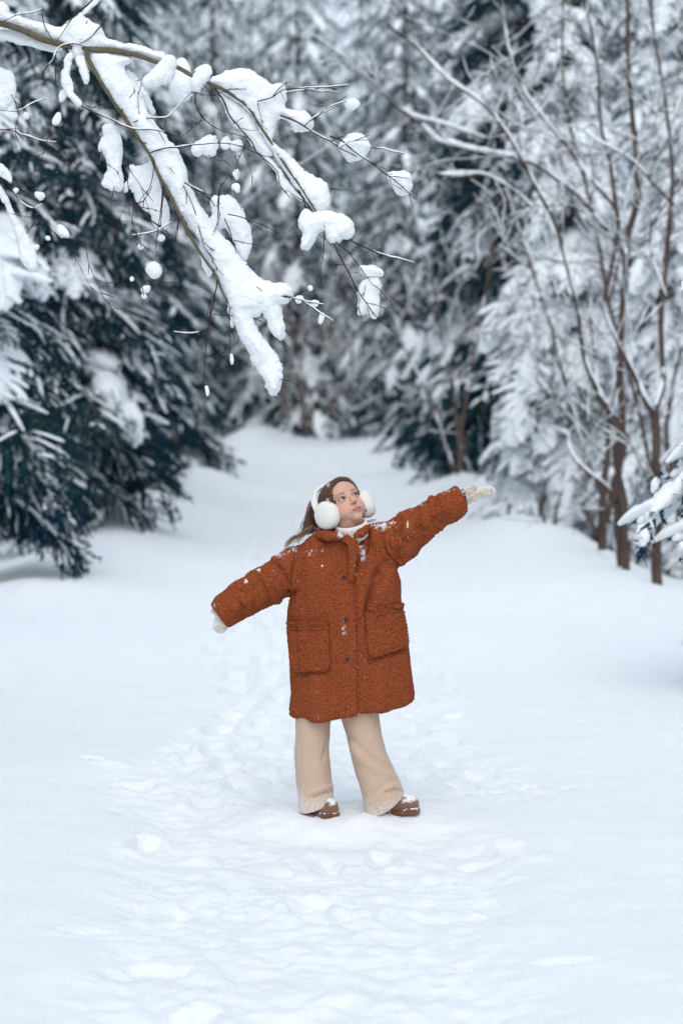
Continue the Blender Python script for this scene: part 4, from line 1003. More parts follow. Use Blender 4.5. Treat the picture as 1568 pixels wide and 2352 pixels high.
for s in (-1, 1):
    nu, nv = 64, 48; uu = np.arange(nu) / nu * 2 * math.pi; vv = np.linspace(.001, math.pi - .001, nv)
    U_, V_ = np.meshgrid(uu, vv, indexing='ij'); D = np.stack([np.sin(V_) * np.cos(U_), np.sin(V_) * np.sin(U_), np.cos(V_)], -1).reshape(-1, 3)
    i, j = np.meshgrid(np.arange(nu), np.arange(nv - 1), indexing='ij'); F = np.stack([i * nv + j, i * nv + j + 1, ((i + 1) % nu) * nv + j + 1, ((i + 1) % nu) * nv + j], -1).reshape(-1, 4)
    a = np.degrees(np.arccos(np.clip(D @ gaze, -1, 1)))
    c = np.tile([0.52, 0.50, 0.52], (len(D), 1)); 
    c[a < 40] = (0.012, 0.017, 0.02); c[a < 35] = (0.045, 0.085, 0.11); c[a < 20] = (0.004, 0.004, 0.005)
    finish('eye', hw(EYE[s] + D * 12.6), F, me_, col=c)

# --- teddy coat
zz = lambda Y: float(zpt(740, Y)[2])
prof = [(430, 530, 935), (470, 512, 955), (520, 503, 978), (560, 498, 992), (600, 496, 1001), (650, 494, 1004), (700, 484, 1009), (745, 477, 1013), (800, 478, 1022), (880, 480, 1036), (960, 482, 1051), (1050, 484, 1056), (1120, 486, 1066), (1180, 484, 1072), (1260, 484, 1076)]
pz_ = np.array([zz(p[0]) for p in prof])[::-1]; pl_ = np.array([float(zpt(p[1], p[0])[0]) for p in prof])[::-1]; pr_ = np.array([float(zpt(p[2], p[0])[0]) for p in prof])[::-1]
st = .0025
Cv = Vol(np.arange(float(zpt(95, 700)[0]), float(zpt(1345, 700)[0]), st), np.arange(D0 - .20, D0 + .19, st), np.arange(zz(1290), zz(120), st))
sl, X, Y, Z = Cv.sub((-9, -9, -9), (9, 9, zz(425)))
L_ = np.interp(Z, pz_, pl_); R_ = np.interp(Z, pz_, pr_); cx = (L_ + R_) / 2; hwid = (R_ - L_) / 2
hd = np.interp(Z, [zz(1260), zz(900), zz(600), zz(430)], [.150, .140, .125, .085])
e = 2.35; nrm = (np.abs((X - cx) / hwid) ** e + np.abs((Y - D0 - .012) / hd) ** e) ** (1 / e)
d = (nrm - 1) * np.minimum(hwid, hd)
hem = zpt(500, 1243)[2] + (X - float(zpt(500, 1243)[0])) * (float(zpt(1060, 1180)[2] - zpt(500, 1243)[2]) / float(zpt(1060, 1180)[0] - zpt(500, 1243)[0])) + np.clip((D0 - Y), -.1, .15) * 0.0
d2 = hem - Z - .012 * np.exp(-((X - float(zpt(660, 0)[0])) / .07) ** 2)
k = .022; h_ = np.clip(.5 - .5 * (d2 - d) / k, 0, 1); d = d2 + (d - d2) * h_ + k * h_ * (1 - h_)
d3 = Z - zz(448); k = .03; h_ = np.clip(.5 - .5 * (d3 - d) / k, 0, 1); d = d3 + (d - d3) * h_ + k * h_ * (1 - h_)
Cv.put(sl, d, .001)
U = U1
Cv.cap([zpt(580, 492, .012), zpt(640, 452, .015), zpt(745, 458, .012), zpt(860, 425, .015), zpt(915, 412, .015)], np.array([72, 76, 96, 82, 84]) * U, .02, sy=1.0)
Cv.cap([zpt(745, 430, .01), zpt(748, 395, .012)], np.array([104, 88]) * U, .02)
# sleeves
RS = [zpt(955, 438, .01), zpt(1010, 402, .005), zpt(1075, 352), zpt(1145, 303), zpt(1225, 255, -.005), zpt(1300, 208, -.008)]
Cv.cap(RS, np.array([106, 96, 84, 76, 72, 60]) * U, .012)
LS = [zpt(525, 520, .01), zpt(490, 552, .005), zpt(440, 590), zpt(360, 632), zpt(270, 680), zpt(200, 732), zpt(160, 768)]
Cv.cap(LS, np.array([84, 94, 90, 90, 83, 78, 66]) * U, .012)
Cv.cap([zpt(420, 500, -.01), zpt(470, 545, -.055), zpt(495, 620, -.055)], np.array([22, 40, 30]) * U, .01)    # puffed shoulder fold
Cv.cap([zpt(345, 560, -.01), zpt(385, 620, -.05), zpt(425, 690, -.02)], np.array([22, 34, 22]) * U, .012)
Cv.cap([zpt(1195, 215, -.03), zpt(1215, 250, -.048), zpt(1240, 300, -.02)], np.array([20, 28, 20]) * U, .014)
for (a_, b_, c_, r_) in (((250, 628), (285, 690), (300, 745), 20), ((200, 668), (228, 720), (240, 775), 16), ((1100, 262), (1120, 320), (1150, 375), 22), ((1150, 215), (1165, 280), (1195, 345), 18), ((960, 345), (985, 420), (1005, 505), 26)):
    Cv.cap([zpt(*a_, -.02), zpt(*b_, -.064), zpt(*c_, -.02)], np.array([r_ * .8, r_ * 1.25, r_ * .8]) * U, .010)
Cv.cap([zpt(1010, 300, -.02), zpt(1040, 370, -.06), zpt(1060, 440, -.03)], np.array([20, 34, 24]) * U, .015)
def cutpl(Vv, p, nrm, lo, hi):
    sl, X, Y, Z = Vv.sub(lo, hi); dd = (X - p[0]) * nrm[0] + (Y - p[1]) * nrm[1] + (Z - p[2]) * nrm[2]
    a = Vv.F[sl]; k = .006; d = dd.astype(np.float32); h = np.clip(.5 - .5 * (d - a) / k, 0, 1); Vv.F[sl] = np.maximum(d + (a - d) * h + k * h * (1 - h), a)
rc = zpt(1291, 216, -.008); rn = np.array([.90, .10, .36]); rn /= np.linalg.norm(rn)
cutpl(Cv, rc, rn, rc - [.03, .2, .12], rc + [.2, .2, .15])
Cv.cap([rc - rn * .035, rc + rn * .03], [.036, .037], .006, 's')
lc = zpt(158, 768); ln = np.array([-.80, .0, -.60]); ln /= np.linalg.norm(ln)
cutpl(Cv, lc, ln, lc - [.2, .2, .15], lc + [.045, .2, .12])
Cv.cap([lc - ln * .035, lc + ln * .03], [.040, .042], .006, 's')
# neck opening
Cv.cap([zpt(765, 410, -.01), zpt(775, 300, -.02)], [.050, .062], .008, 's')
# lapel roll
Cv.cap([zpt(700, 392, -.055), zpt(745, 396, -.085), zpt(775, 420, -.105), zpt(786, 462, -.118), zpt(780, 520, -.122), zpt(775, 590, -.122)], np.array([13, 19, 22, 22, 15, 8]) * U, .008)
V, F = Cv.nets(); V = smooth_v(V, F, 3, .5); N, F = out_normals(V, F, None)
Pq = to_z1(V); qx, qy = Pq.T; front = sstep(.1, .5, -N[:, 1])
plx = np.interp(qy, [380, 430, 480, 520, 600, 700, 800, 1000, 1260], [742, 788, 800, 788, 779, 787, 796, 799, 801])
body_m = front * (qy > 400)
dl = plx - qx
lift = body_m * (sstep(-2, 3, dl) * np.exp(-np.clip(dl, 0, 900) / 130.) * .010 - .006 * np.exp(-((dl + 9) / 9) ** 2)) * (dl < 260)
# broad folds of the cloth: drag lines from the raised arm to the pocket, the armhole seams
def seam(pts, w, dep):
    P = np.asarray(pts, float); d = np.full(len(V), 1e9)
    for a, b in zip(P[:-1], P[1:]):
        ab = b - a; t = np.clip(((qx - a[0]) * ab[0] + (qy - a[1]) * ab[1]) / (ab @ ab), 0, 1)
        d = np.minimum(d, np.hypot(qx - a[0] - t * ab[0], qy - a[1] - t * ab[1]))
    return dep * np.exp(-(d / w) ** 2) * front
fold = seam([(520, 425), (508, 520), (497, 640)], 7, -.008) + seam([(925, 330), (918, 400), (935, 470), (1003, 540)], 8, -.009)
fold += seam([(852, 345), (855, 420), (842, 500)], 9, -.012) + seam([(905, 560), (880, 640), (850, 740)], 26, -.016) + seam([(965, 560), (960, 640), (975, 690)], 22, .006)
fold += seam([(800, 560), (830, 640), (820, 740)], 28, .006) + seam([(930, 520), (905, 600), (870, 700)], 20, -.006)
fold += seam([(850, 975), (960, 935), (1050, 905)], 22, -.006) + seam([(520, 1040), (660, 1030)], 18, -.004) + seam([(590, 1060), (600, 1240)], 40, .005) + seam([(690, 1060), (695, 1240)], 30, -.005)
fold += seam([(905, 950), (925, 1200)], 45, .007) + seam([(850, 960), (850, 1220)], 26, -.007) + seam([(560, 470), (600, 560), (590, 680)], 50, .006) + seam([(820, 380), (815, 500)], 14, -.006)
fold += seam([(415, 520), (450, 560), (490, 645)], 12, -.010) + seam([(330, 580), (375, 655), (400, 700)], 12, -.006) + seam([(250, 640), (290, 700)], 14, -.005)
fold += seam([(1000, 300), (980, 400), (1000, 500)], 14, -.009) + seam([(1090, 260), (1085, 340), (1110, 400)], 12, -.006) + seam([(1170, 210), (1185, 280), (1200, 340)], 12, -.006)
fold += .004 * vnoise(V * 16, 201) + .003 * vnoise(V * np.array([30, 30, 12.]), 202)
V = V + N * (lift + 1.5 * fold)[:, None]
base_coat_bvh = BVHTree.FromPolygons([tuple(v) for v in V], [tuple(int(a) for a in f) for f in F[:]], all_triangles=False)
def curls(V, N, amp=.0050, seed=210):
    Wp = V / .0074 + .55 * np.stack([vnoise(V * 95, seed + k) for k in range(3)], -1)
    f1, f2 = worley(Wp, seed + 5); c = 1 - np.clip(f1, 0, 1) ** 1.4 * 1.35
    return V + N * (amp * (c - .35) + .0012 * vnoise(V * 300, seed + 9))[:, None], c
def blobs(qx, qy, L):
    r = 0
    for (a, b, sx, sy_, w) in L: r = r + w * np.exp(-(((qx - a) / sx) ** 2 + ((qy - b) / sy_) ** 2))
    return r
SNB = [(590, 475, 28, 22, .68), (640, 450, 26, 14, .62), (695, 440, 20, 14, .62), (830, 480, 20, 45, 1.0), (815, 430, 14, 40, .7), (795, 540, 10, 40, .6), (890, 360, 34, 30, .45), (935, 345, 34, 22, .5), (850, 420, 10, 60, .4), (740, 830, 22, 45, .8),
       (790, 690, 14, 140, .35), (800, 880, 26, 60, .45), (830, 960, 32, 50, .5), (860, 1060, 34, 40, .4), (775, 990, 20, 30, .4), (680, 600, 90, 60, .12), (1120, 250, 60, 22, .45), (1220, 175, 60, 14, .5), (1038, 335, 4, 20, 1.5),
       (280, 603, 12, 12, 1.3), (340, 555, 12, 10, 1.0), (1300, 270, 16, 22, .7), (440, 480, 40, 22, .5), (500, 450, 26, 40, .55), (515, 520, 6, 60, .4), (130, 715, 14, 20, .9), (722, 385, 26, 10, .9), (960, 330, 60, 16, .45), (640, 532, 6, 6, 1.5), (200, 660, 40, 18, .4)]
V2, c = curls(V, N)
nz_ = .5 + .5 * vnoise(V * 170, 220); nz2 = .5 + .5 * vnoise(V * 420, 221)
s_ = blobs(qx, qy, SNB) * (qy < 1250) * sstep(.15, -.3, N[:, 1]) + .45 * sstep(.55, 1.0, N[:, 2])
snow = sstep(.74, 1.0, s_ * .62 + .50 * nz_ + .28 * nz2 - .1 + .10 * c) + .9 * sstep(.80, .86, nz2 * (.45 + .55 * nz_) + .02)
finish('coat', V2, F, M_COAT, snow=snow * .95)
print('coat verts', len(V2))

CAMP = Vector((0, 0, CAM_Z))
def hit(x, y):
    p = zpt(x, y); d = Vector(p) - CAMP; d.normalize()
    r = base_coat_bvh.ray_cast(CAMP, d)
    return (np.array(r[0]), np.array(r[1])) if r[0] is not None else (p, np.array([0, -1., 0]))
def patch(name, c4, nu, nv, thick, lip, seed):
    """a pocket: corners tl, tr, br, bl in enlargement units, conforming to the coat"""
    c4 = np.asarray(c4, float); u = np.linspace(0, 1, nu); v = np.linspace(0, 1, nv)
    P = np.zeros((nu, nv, 3)); Nn = np.zeros((nu, nv, 3))
    for i, a in enumerate(u):
        for j, b in enumerate(v):
            q = (c4[0] * (1 - a) + c4[1] * a) * (1 - b) + (c4[3] * (1 - a) + c4[2] * a) * b
            # rounded lower corners
            P[i, j], Nn[i, j] = hit(*q)
    Nn = Nn * np.sign(-(Nn[..., 1:2]) + 1e-9); Nn[..., 0] *= .5; Nn /= np.linalg.norm(Nn, axis=-1, keepdims=True)
    for _ in range(6):
        P[1:-1, 1:-1] = (P[:-2, 1:-1] + P[2:, 1:-1] + P[1:-1, :-2] + P[1:-1, 2:]) / 4
        P[:, 0] = P[:, 0]
    U_, V_ = np.meshgrid(u, v, indexing='ij')
    edge = np.minimum(np.minimum(U_, 1 - U_) * (nu - 1), (1 - V_) * (nv - 1)) / 5.0
    rcx = np.minimum(U_, 1 - U_) * nu / nv; rr = .16; ccx = np.clip(rr - rcx, 0, 1); ccy = np.clip(V_ - (1 - rr), 0, 1)
    cr = np.hypot(ccx, ccy) / rr; edge = np.where((ccx > 0) & (ccy > 0), np.minimum(edge, np.clip(1.0 - cr, -.6, 1) * rr * nv / 5.0), edge)
    th = thick * (1 - np.clip(1 - edge, 0, 2) ** 2)
    th = np.where(edge < 0, -.006, th) - .0035 * np.exp(-((V_ - lip) / .014) ** 2)
    th = th + .010 * np.exp(-(V_ / .06) ** 2) + .003 * sstep(.09, .03, np.abs(edge / 5 - .12)) * 0
    V = (P + Nn * th[..., None]).reshape(-1, 3); back = (P[:, 0] - Nn[:, 0] * .004)
    i, j = np.meshgrid(np.arange(nu - 1), np.arange(nv - 1), indexing='ij'); b0 = (i * nv + j).ravel(); F = np.stack([b0, b0 + nv, b0 + nv + 1, b0 + 1], -1)
    k0 = len(V); V = np.concatenate([V, back]); i = np.arange(nu - 1); F = np.concatenate([F, np.stack([k0 + i, k0 + i + 1, (i + 1) * nv, i * nv], -1)])
    N = vnormals(V, F)
    if (N[:, 1]).mean() > 0: F = F[:, ::-1]; N = -N
    V, c = curls(V, N, .0056, seed); q = to_z1(V)
    s_ = blobs(q[:, 0], q[:, 1], SNB) * .5; nz = .5 + .5 * vnoise(V * 420, 221)
    return finish(name, V, F, M_COAT, snow=sstep(.8, 1.0, s_ + .6 * nz) + .8 * sstep(.93, .97, nz))
patch('pocket', [(484, 792), (666, 792), (682, 1022), (497, 1026)], 110, 140, .018, .18, 231)
patch('pocket', [(833, 747), (1004, 702), (1040, 912), (852, 960)], 108, 136, .018, .18, 232)
# collar flaps
Kv = Vol(np.arange(float(zpt(570, 0)[0]), float(zpt(900, 0)[0]), .003), np.arange(D0 - .15, D0 + .14, .003), np.arange(zz(450), zz(300), .003))
Kv.cap([zpt(632, 372, .02), zpt(634, 384, -.03), zpt(662, 390, -.07), zpt(700, 388, -.090), zpt(728, 384, -.098)], np.array([18, 23, 23, 20, 12]) * U, .006)
Kv.cap([zpt(848, 350, -.02), zpt(838, 358, -.055), zpt(818, 376, -.085), zpt(795, 386, -.095)], np.array([16, 19, 19, 12]) * U, .006)
Kv.cap([zpt(632, 372, .02), zpt(650, 362, .07), zpt(740, 355, .1), zpt(820, 345, .07), zpt(848, 350, -.02)], np.array([18, 22, 22, 22, 16]) * U, .006)
V, F = Kv.nets(); V = smooth_v(V, F, 2); N, F = out_normals(V, F, None); q = to_z1(V); V, c = curls(V, N, .004, 241)
nz_ = .5 + .5 * vnoise(V * 300, 3); finish('collar', V, F, M_COAT, snow=sstep(.75, .95, nz_ * .7 + .6 * np.exp(-((q[:, 0] - 725) / 22) ** 2)))
# buttons
for (bx_, by_) in ((738, 582), (750, 782), (755, 967)):
    p, nn = hit(bx_, by_); t = np.linspace(0, 1, 7)
    G = Geo(); a = np.arange(18) / 18 * 2 * math.pi; rad = [.0001, .0035, .0065, .0075, .0075]; hgt = [.0055, .006, .0075, .006, -.001]
    V = np.concatenate([np.stack([r * np.cos(a), np.full(18, -hh), r * np.sin(a)], -1) for r, hh in zip(rad, hgt)]) + p
    i, j = np.meshgrid(np.arange(4), np.arange(18), indexing='ij'); F = np.stack([i * 18 + j, i * 18 + (j + 1) % 18, (i + 1) * 18 + (j + 1) % 18, (i + 1) * 18 + j], -1).reshape(-1, 4)
    finish('button', V, F, M_BTN)

# --- turtleneck
ax_ = np.array([-.17, -.30, .92]); ax_ /= np.linalg.norm(ax_); e1 = np.cross(ax_, [0, 1, 0]); e1 /= np.linalg.norm(e1); e2 = np.cross(ax_, e1)
tc = zpt(776, 352, -.024); nth = 460; th = np.arange(nth) / nth * 2 * math.pi
pr = [(.052, -.036), (.0555, -.026), (.0575, -.014), (.0585, 0), (.058, .012), (.0555, .020), (.0515, .022), (.049, .016), (.047, .0), (.046, -.03)]
rings = []
for r, hgt in pr:
    rib = .0011 * np.sign(np.cos(th * 76)) * np.abs(np.cos(th * 76)) ** .6; R_ = r + rib + .0012 * vnoise(np.stack([np.cos(th) * 2, np.sin(th) * 2, th * 0 + hgt * 60], -1), 4)
    rings.append(tc + R_[:, None] * (np.cos(th)[:, None] * e1 + np.sin(th)[:, None] * e2) + ax_ * hgt)
i, j = np.meshgrid(np.arange(len(pr) - 1), np.arange(nth), indexing='ij'); F = np.stack([i * nth + j, i * nth + (j + 1) % nth, (i + 1) * nth + (j + 1) % nth, (i + 1) * nth + j], -1).reshape(-1, 4)
finish('turtleneck', np.concatenate(rings), F, M_NECK)

# --- trousers
def ztab(y): return float(W(700, 1623.1 + y * .21875, D0)[2])
def xz(x): return float(W(661.5 + x * .21875, 1800, D0)[0])
Tv = Vol(np.arange(xz(20), xz(1260), .003), np.arange(D0 - .14, D0 + .13, .003), np.arange(-.01, zz(1130), .003))
def leg(tab, cy, hd0, hd1, hem0, hem1, lean=0):
    ys_t = np.array([ztab(a[0]) for a in tab])[::-1]; l_ = np.array([xz(a[1]) for a in tab])[::-1]; r_ = np.array([xz(a[2]) for a in tab])[::-1]
    m = .02; sl, X, Y, Z = Tv.sub((min(l_) - m, -9, -9), (max(r_) + m, 99, 9)); L_ = np.interp(Z, ys_t, l_); R_ = np.interp(Z, ys_t, r_)
    c = (L_ + R_) / 2; w = (R_ - L_) / 2; hd = np.interp(Z, [0, .45], [hd1, hd0]); d = (((np.abs(X - c) / w) ** 2.2 + (np.abs(Y - D0 - cy) / hd) ** 2.2) ** (1 / 2.2) - 1) * np.minimum(w, hd)
    p0 = np.array([xz(hem0[0]), ztab(hem0[1])]); p1 = np.array([xz(hem1[0]), ztab(hem1[1])]); nn = np.array([(p1 - p0)[1], -(p1 - p0)[0]]); nn /= np.linalg.norm(nn)
    dh = (X - p0[0]) * nn[0] + (Z - p0[1]) * nn[1] + (Y - D0 + .06) * .12
    k = .008; h_ = np.clip(.5 - .5 * (dh - d) / k, 0, 1); d = dh + (d - dh) * h_ + k * h_ * (1 - h_)
    Tv.put(sl, d, .004)
leg([(-260, 90, 470), (0, 84, 452), (150, 80, 445), (400, 70, 431), (600, 72, 441), (760, 85, 452), (850, 92, 472), (900, 98, 478), (960, 100, 474), (1050, 108, 490), (1150, 130, 500)], .0, .085, .085, (160, 1112), (492, 972))
leg([(-260, 440, 950), (0, 530, 945), (150, 573, 962), (300, 612, 986), (450, 640, 1030), (600, 675, 1088), (700, 700, 1135), (800, 742, 1180), (900, 768, 1215), (1000, 785, 1235), (1100, 808, 1240), (1180, 830, 1240)], -.005, .09, .085, (850, 1165), (1222, 925))
V, F = Tv.nets(); V = smooth_v(V, F, 3); N, F = out_normals(V, F, None)
w_ = to_z1(V); vx = 428.75 + w_[:, 0] * .4883; vy = 1041.25 + w_[:, 1] * .4883; lx = (vx - 661.5) / .21875; ly = (vy - 1623.1) / .21875
qx, qy = lx, ly; front = sstep(.0, .5, -N[:, 1])
fold = seam([(110, 150), (125, 500), (115, 800)], 12, -.003) + seam([(440, 300), (400, 460), (370, 560)], 22, -.007) + seam([(280, 950), (380, 915), (465, 880)], 20, -.012) + seam([(200, 920), (330, 870), (470, 830)], 24, .006)
fold += seam([(590, 160), (650, 450), (730, 740)], 6, -.002) + seam([(640, 330), (800, 480), (960, 590), (1100, 645)], 30, -.006) + seam([(640, 400), (780, 560), (940, 670), (1120, 720)], 46, .008) + seam([(1020, 900), (1110, 870), (1210, 880)], 18, -.010) + seam([(900, 950), (1040, 800), (1150, 760)], 40, -.005) + seam([(880, 1000), (980, 900), (1100, 830)], 26, .005)
fold += .003 * vnoise(V * 18, 261) + .0007 * vnoise(V * 260, 262)
V = V + N * fold[:, None]
nz_ = .5 + .5 * fbm(V * 240, 3, 263); low = sstep(650, 1120, ly + (lx > 520) * -60)
rim = sstep(.35, .95, np.abs(N[:, 0])) * .35
snow = np.clip(.55 * sstep(.50, .95, nz_ * .6 + low * .42 + rim * .35), 0, 1) + sstep(.80, .90, nz_) * .5 * (.3 + .7 * low)
finish('trousers', V, F, M_PANTS, snow=snow)

# --- boots
def boot(heel, toe, W0, hgt, label=None, tilt=0.0):
    a = toe - heel; L_ = np.linalg.norm(a); a = a / L_; up = np.array([0, 0, 1.]) - a * a[2]; up /= np.linalg.norm(up); sd_ = np.cross(a, up)
    st = .0028; n0 = lambda lo, hi: np.arange(lo, hi, st)
    def build(fn):
        Bv = Vol(n0(-.06, L_ + .06), n0(-.07, .07), n0(-.02, .16)); fn(Bv); V, F = Bv.nets(); V = smooth_v(V, F, 2); N, F = out_normals(V, F, None)
        return V, F, N
    def f_sole(Bv):
        sl, X, Y, Z = Bv.sub((-9,) * 3, (9,) * 3); t = np.clip(X, W0 * .9, L_ - W0); w = np.interp(X, [0, L_ * .4, L_ * .75, L_], [W0 * .82, W0 * .8, W0, W0 * .9])
        d2 = np.hypot(X - t, Y) - w; dz = np.abs(Z - hgt / 2) - hgt / 2; k = .006; h_ = np.clip(.5 - .5 * (dz - d2) / k, 0, 1); Bv.put(sl, dz + (d2 - dz) * h_ + k * h_ * (1 - h_), .001)
    def f_up(Bv):
        Bv.cap([(W0 * .8, 0, hgt + .02), (L_ * .5, 0, hgt + .022), (L_ - W0 * 1.02, 0, hgt + .010)], [W0 * .80, W0 * .80, W0 * .86], .02)
        Bv.cap([(W0, 0, hgt + .03), (W0 * .85, 0, .13)], [W0 * .85, W0 * .85], .02)
        sl, X, Y, Z = Bv.sub((-9,) * 3, (9,) * 3); Bv.F[sl] = np.maximum(Bv.F[sl], hgt - Z)
    frame = np.stack([a, sd_, up], 0)
    V, F, N = build(f_up); V = V @ frame + heel; Nw = N @ frame; V += Nw * (.0012 * vnoise(V * 200, 5))[:, None]
    bt = finish('boot', V, F, M_BOOT, snow=.9 * sstep(.48, .70, (.5 + .5 * fbm(V * 75, 4, 7)) * .75 + .38 * Nw[:, 2]))
    if label: bt['label'] = label
    V, F, N = build(f_sole); V = V @ frame + heel; Nw = N @ frame
    groove = np.exp(-(((V - heel) @ up - hgt * .72) / .0015) ** 2) * .0015; V -= Nw * groove[:, None]
    finish('sole', V, F, M_SOLE, parent=bt, snow=.9 * sstep(.70, .80, (.5 + .5 * fbm(V * 130, 3, 9)) + .25 * Nw[:, 2]))
    return bt
def zl(x, y, dy=0): return W(661.5 + x * .21875, 1623.1 + y * .21875, D0 + dy)
hL = zl(255, 1110, .03); tL = zl(500, 1170, -.085); hL[2] = .000; tL[2] = -.004
boot(hL, tL + np.array([.0, 0, .0]), .043, .024)
hR = zl(905, 1165, -.01); tR = zl(1400, 1118, -.02); hR[2] = -.004; tR[2] = .010
boot(hR + [-.012, 0, 0], tR + [-.0, 0, 0], .041, .024)

# --- mittens
def mitten(parts, cuff, label=None, seed=1, fr=.75):
    pts = np.concatenate([np.asarray(p[0]) for p in parts]); Mv = Vol(*[np.arange(pts[:, k].min() - .04, pts[:, k].max() + .04, .0022) for k in range(3)])
    for P, R, k in parts: Mv.cap(P, R, k, sy=1.0)
    V, F = Mv.nets(); V = smooth_v(V, F, 2); N, F = out_normals(V, F, None)
    f1, f2 = worley(V / .006, seed); V = V + N * (.0016 * (.5 - f1) + .0012 * vnoise(V * 260, 3))[:, None]
    nz = .5 + .5 * fbm(V * 330, 3, seed)
    mt = finish('mitten', V, F, M_MITT, snow=.95 * sstep(.28, .66, nz * fr + .30 * (1 - np.abs(N[:, 1]))))
    return mt
def za(x, y, dy=0): return W(1029 + x * .08593, 1090.25 + y * .08593, D0 - .008 + dy)
u = .08593 * VPX
mitten([([za(330, 600), za(480, 610), za(700, 560, -.004), za(900, 495, -.006), za(1090, 455, -.004)], np.array([165, 178, 140, 138, 168]) * u, .012),
        ([za(430, 520), za(560, 420, -.014), za(670, 315, -.02)], np.array([110, 92, 88]) * u, .010)], None, seed=5)
# dark knitted cuff between sleeve and mitten
cA, cB = za(150, 670), za(465, 600); t = np.linspace(0, 1, 10); P = cA + (cB - cA) * t[:, None]; P[:, 2] += 0
V, F = tube_vf(np.concatenate([P, P[::-1][:4] + 0]), np.r_[np.full(10, 236.) + 6 * np.sin(t * 9), [190, 180, 176, 172]] * u, 96)
V += .0008 * np.sin(np.tile(np.arange(96), 14) * 2 * math.pi / 6)[:, None] * np.array([0, -1, .3])
finish('mitten_cuff', V, F, M_CUFF, snow=.6 * sstep(.62, .78, (.5 + .5 * fbm(V * 170, 3, 77)) + .25 * sstep(cA[2] - .0, cA[2] + .04, V[:, 2])))
mitten([([zpt(178, 760), zpt(168, 790), zpt(158, 814)], np.array([40, 37, 34]) * U, .01), ([zpt(150, 750), zpt(124, 742, -.005)], np.array([16, 13]) * U, .006)], None, seed=9, fr=.9)

# --- hair
def local_grid(xa, ya, za_, st): return Vol(np.arange(*xa, st), np.arange(*ya, st), np.arange(*za_, st))
Hv = local_grid((-95, 95), (-125, 95), (-90, 125), 1.7)
Hv.ell((0, -15, 31), (77, 94, 75), 1)
Hv.ell((0, -55, -20), (58, 48, 60), 20)
Hv.cap([(-45, -50, 0), (-48, -62, -70)], [34, 26], 14)
Hv.cap([(45, -50, 0), (45, -62, -70)], [34, 26], 14)
Hv.ell((9, 82, -10), (59, 66, 84), 5, 's')
Hv.ell((0, 40, -70), (75, 60, 60), 5, 's')
Hv.cap([(0, 30, 108), (0, -60, 118)], [1.5, 1.5], 3, 's')    # the parting
V, F = Hv.nets(); V = smooth_v(V, F, 2); N, F = out_normals(V, F, None)
phi = np.arctan2(V[:, 1] + 15, V[:, 2] - 5); rr = np.abs(V[:, 0])
sn_ = vnoise(np.stack([phi * 26, rr * .02, V[:, 0] * .0], -1), 301) + .6 * vnoise(np.stack([phi * 60, rr * .03, 0 * rr], -1), 302)
V = V + N * (1.5 * sn_)[:, None]
Vw = hw(V); Nw = N @ HM.T
zq = to_z1(Vw); z2x = -1283 + 2.841 * zq[:, 0]; z2y = -142.5 + 2.841 * zq[:, 1]
fl = blobs(z2x, z2y, [(610, 280, 40, 40, .9), (680, 470, 26, 40, .8), (600, 480, 40, 30, .9), (500, 320, 60, 60, .55), (700, 300, 20, 80, .5), (470, 400, 40, 80, .4), (600, 400, 100, 120, .25), (690, 225, 70, 22, .7)])
nz_ = .5 + .5 * vnoise(Vw * 330, 303); nz2 = .5 + .5 * vnoise(Vw * 700, 304)
flake = sstep(.74, .86, fl * .42 + .42 * nz_ + .32 * nz2)
hc = np.array([0.055, 0.026, 0.017]) * (1 + .45 * sn_[:, None]); light = np.array([0.14, 0.075, 0.045])
fr_ = sstep(.15, .8, .5 + .5 * vnoise(np.stack([phi * 9, rr * .02, rr * 0], -1), 306))[:, None]; hc = hc * (1 - .35 * fr_) + light * .35 * fr_
hc = hc * (1 - flake[:, None]) + np.array([.85, .88, .92]) * flake[:, None]; Vw = Vw + Nw * (flake * .0016)[:, None]
mh, n, l, b = mat('hair', (0.1, 0.05, 0.03), 0.55, 0.3)
at = n.new('ShaderNodeAttribute'); at.attribute_name = 'Col'; l.new(at.outputs['Color'], b.inputs['Base Color'])
hair = finish('hair', Vw, F, mh, col=hc)
# loose locks: down behind the left muff, over the shoulder, and along the far side of the face
def z2(x, y, dy=0): return W(649.25 + np.asarray(x, float) * .17187, 1065.75 + np.asarray(y, float) * .17187, D0 + dy)
rgh = np.random.default_rng(31); G = Geo(); HC = []
def lock(pts, dys, n, spread, r=.0009, col=(.10, .052, .033), grow_=1.0):
    base = np.array([z2(p[0], p[1], d) for p, d in zip(pts, dys)])
    for _ in range(n):
        off = rgh.normal(size=2) * spread; sp = np.linspace(.45, grow_, len(base))[:, None]
        Q = base + np.array([off[0], rgh.normal() * spread * .6, off[1] * .4]) * sp; Q += rgh.normal(size=Q.shape) * .0026
        Q = resample(Q, .01); m = len(Q); V, F = tube_vf(Q, r * rgh.uniform(.6, 1.3) * np.linspace(1, .35, m), 4); G.add(V, F)
        c = np.array(col) * rgh.uniform(.55, 1.7); HC.append(np.tile(c, (len(V), 1)))
lock([(430, 540), (395, 620), (350, 720), (320, 830), (300, 930)], [.12, .115, .10, .08, .06], 90, .0085, col=(.15, .085, .055))
lock([(430, 520), (420, 660), (405, 800), (380, 900)], [.12, .10, .08, .05], 120, .009)
lock([(470, 600), (450, 740), (430, 850), (370, 930)], [.12, .10, .07, .03], 90, .011)
lock([(400, 830), (310, 905), (210, 965), (120, 1030), (60, 1100)], [.03, .02, .0, -.02, -.03], 34, .006, col=(.22, .135, .085), grow_=1.8)
lock([(400, 860), (330, 915), (260, 970), (235, 1060)], [.03, .0, -.03, -.06], 26, .006, col=(.20, .12, .075), grow_=1.8)
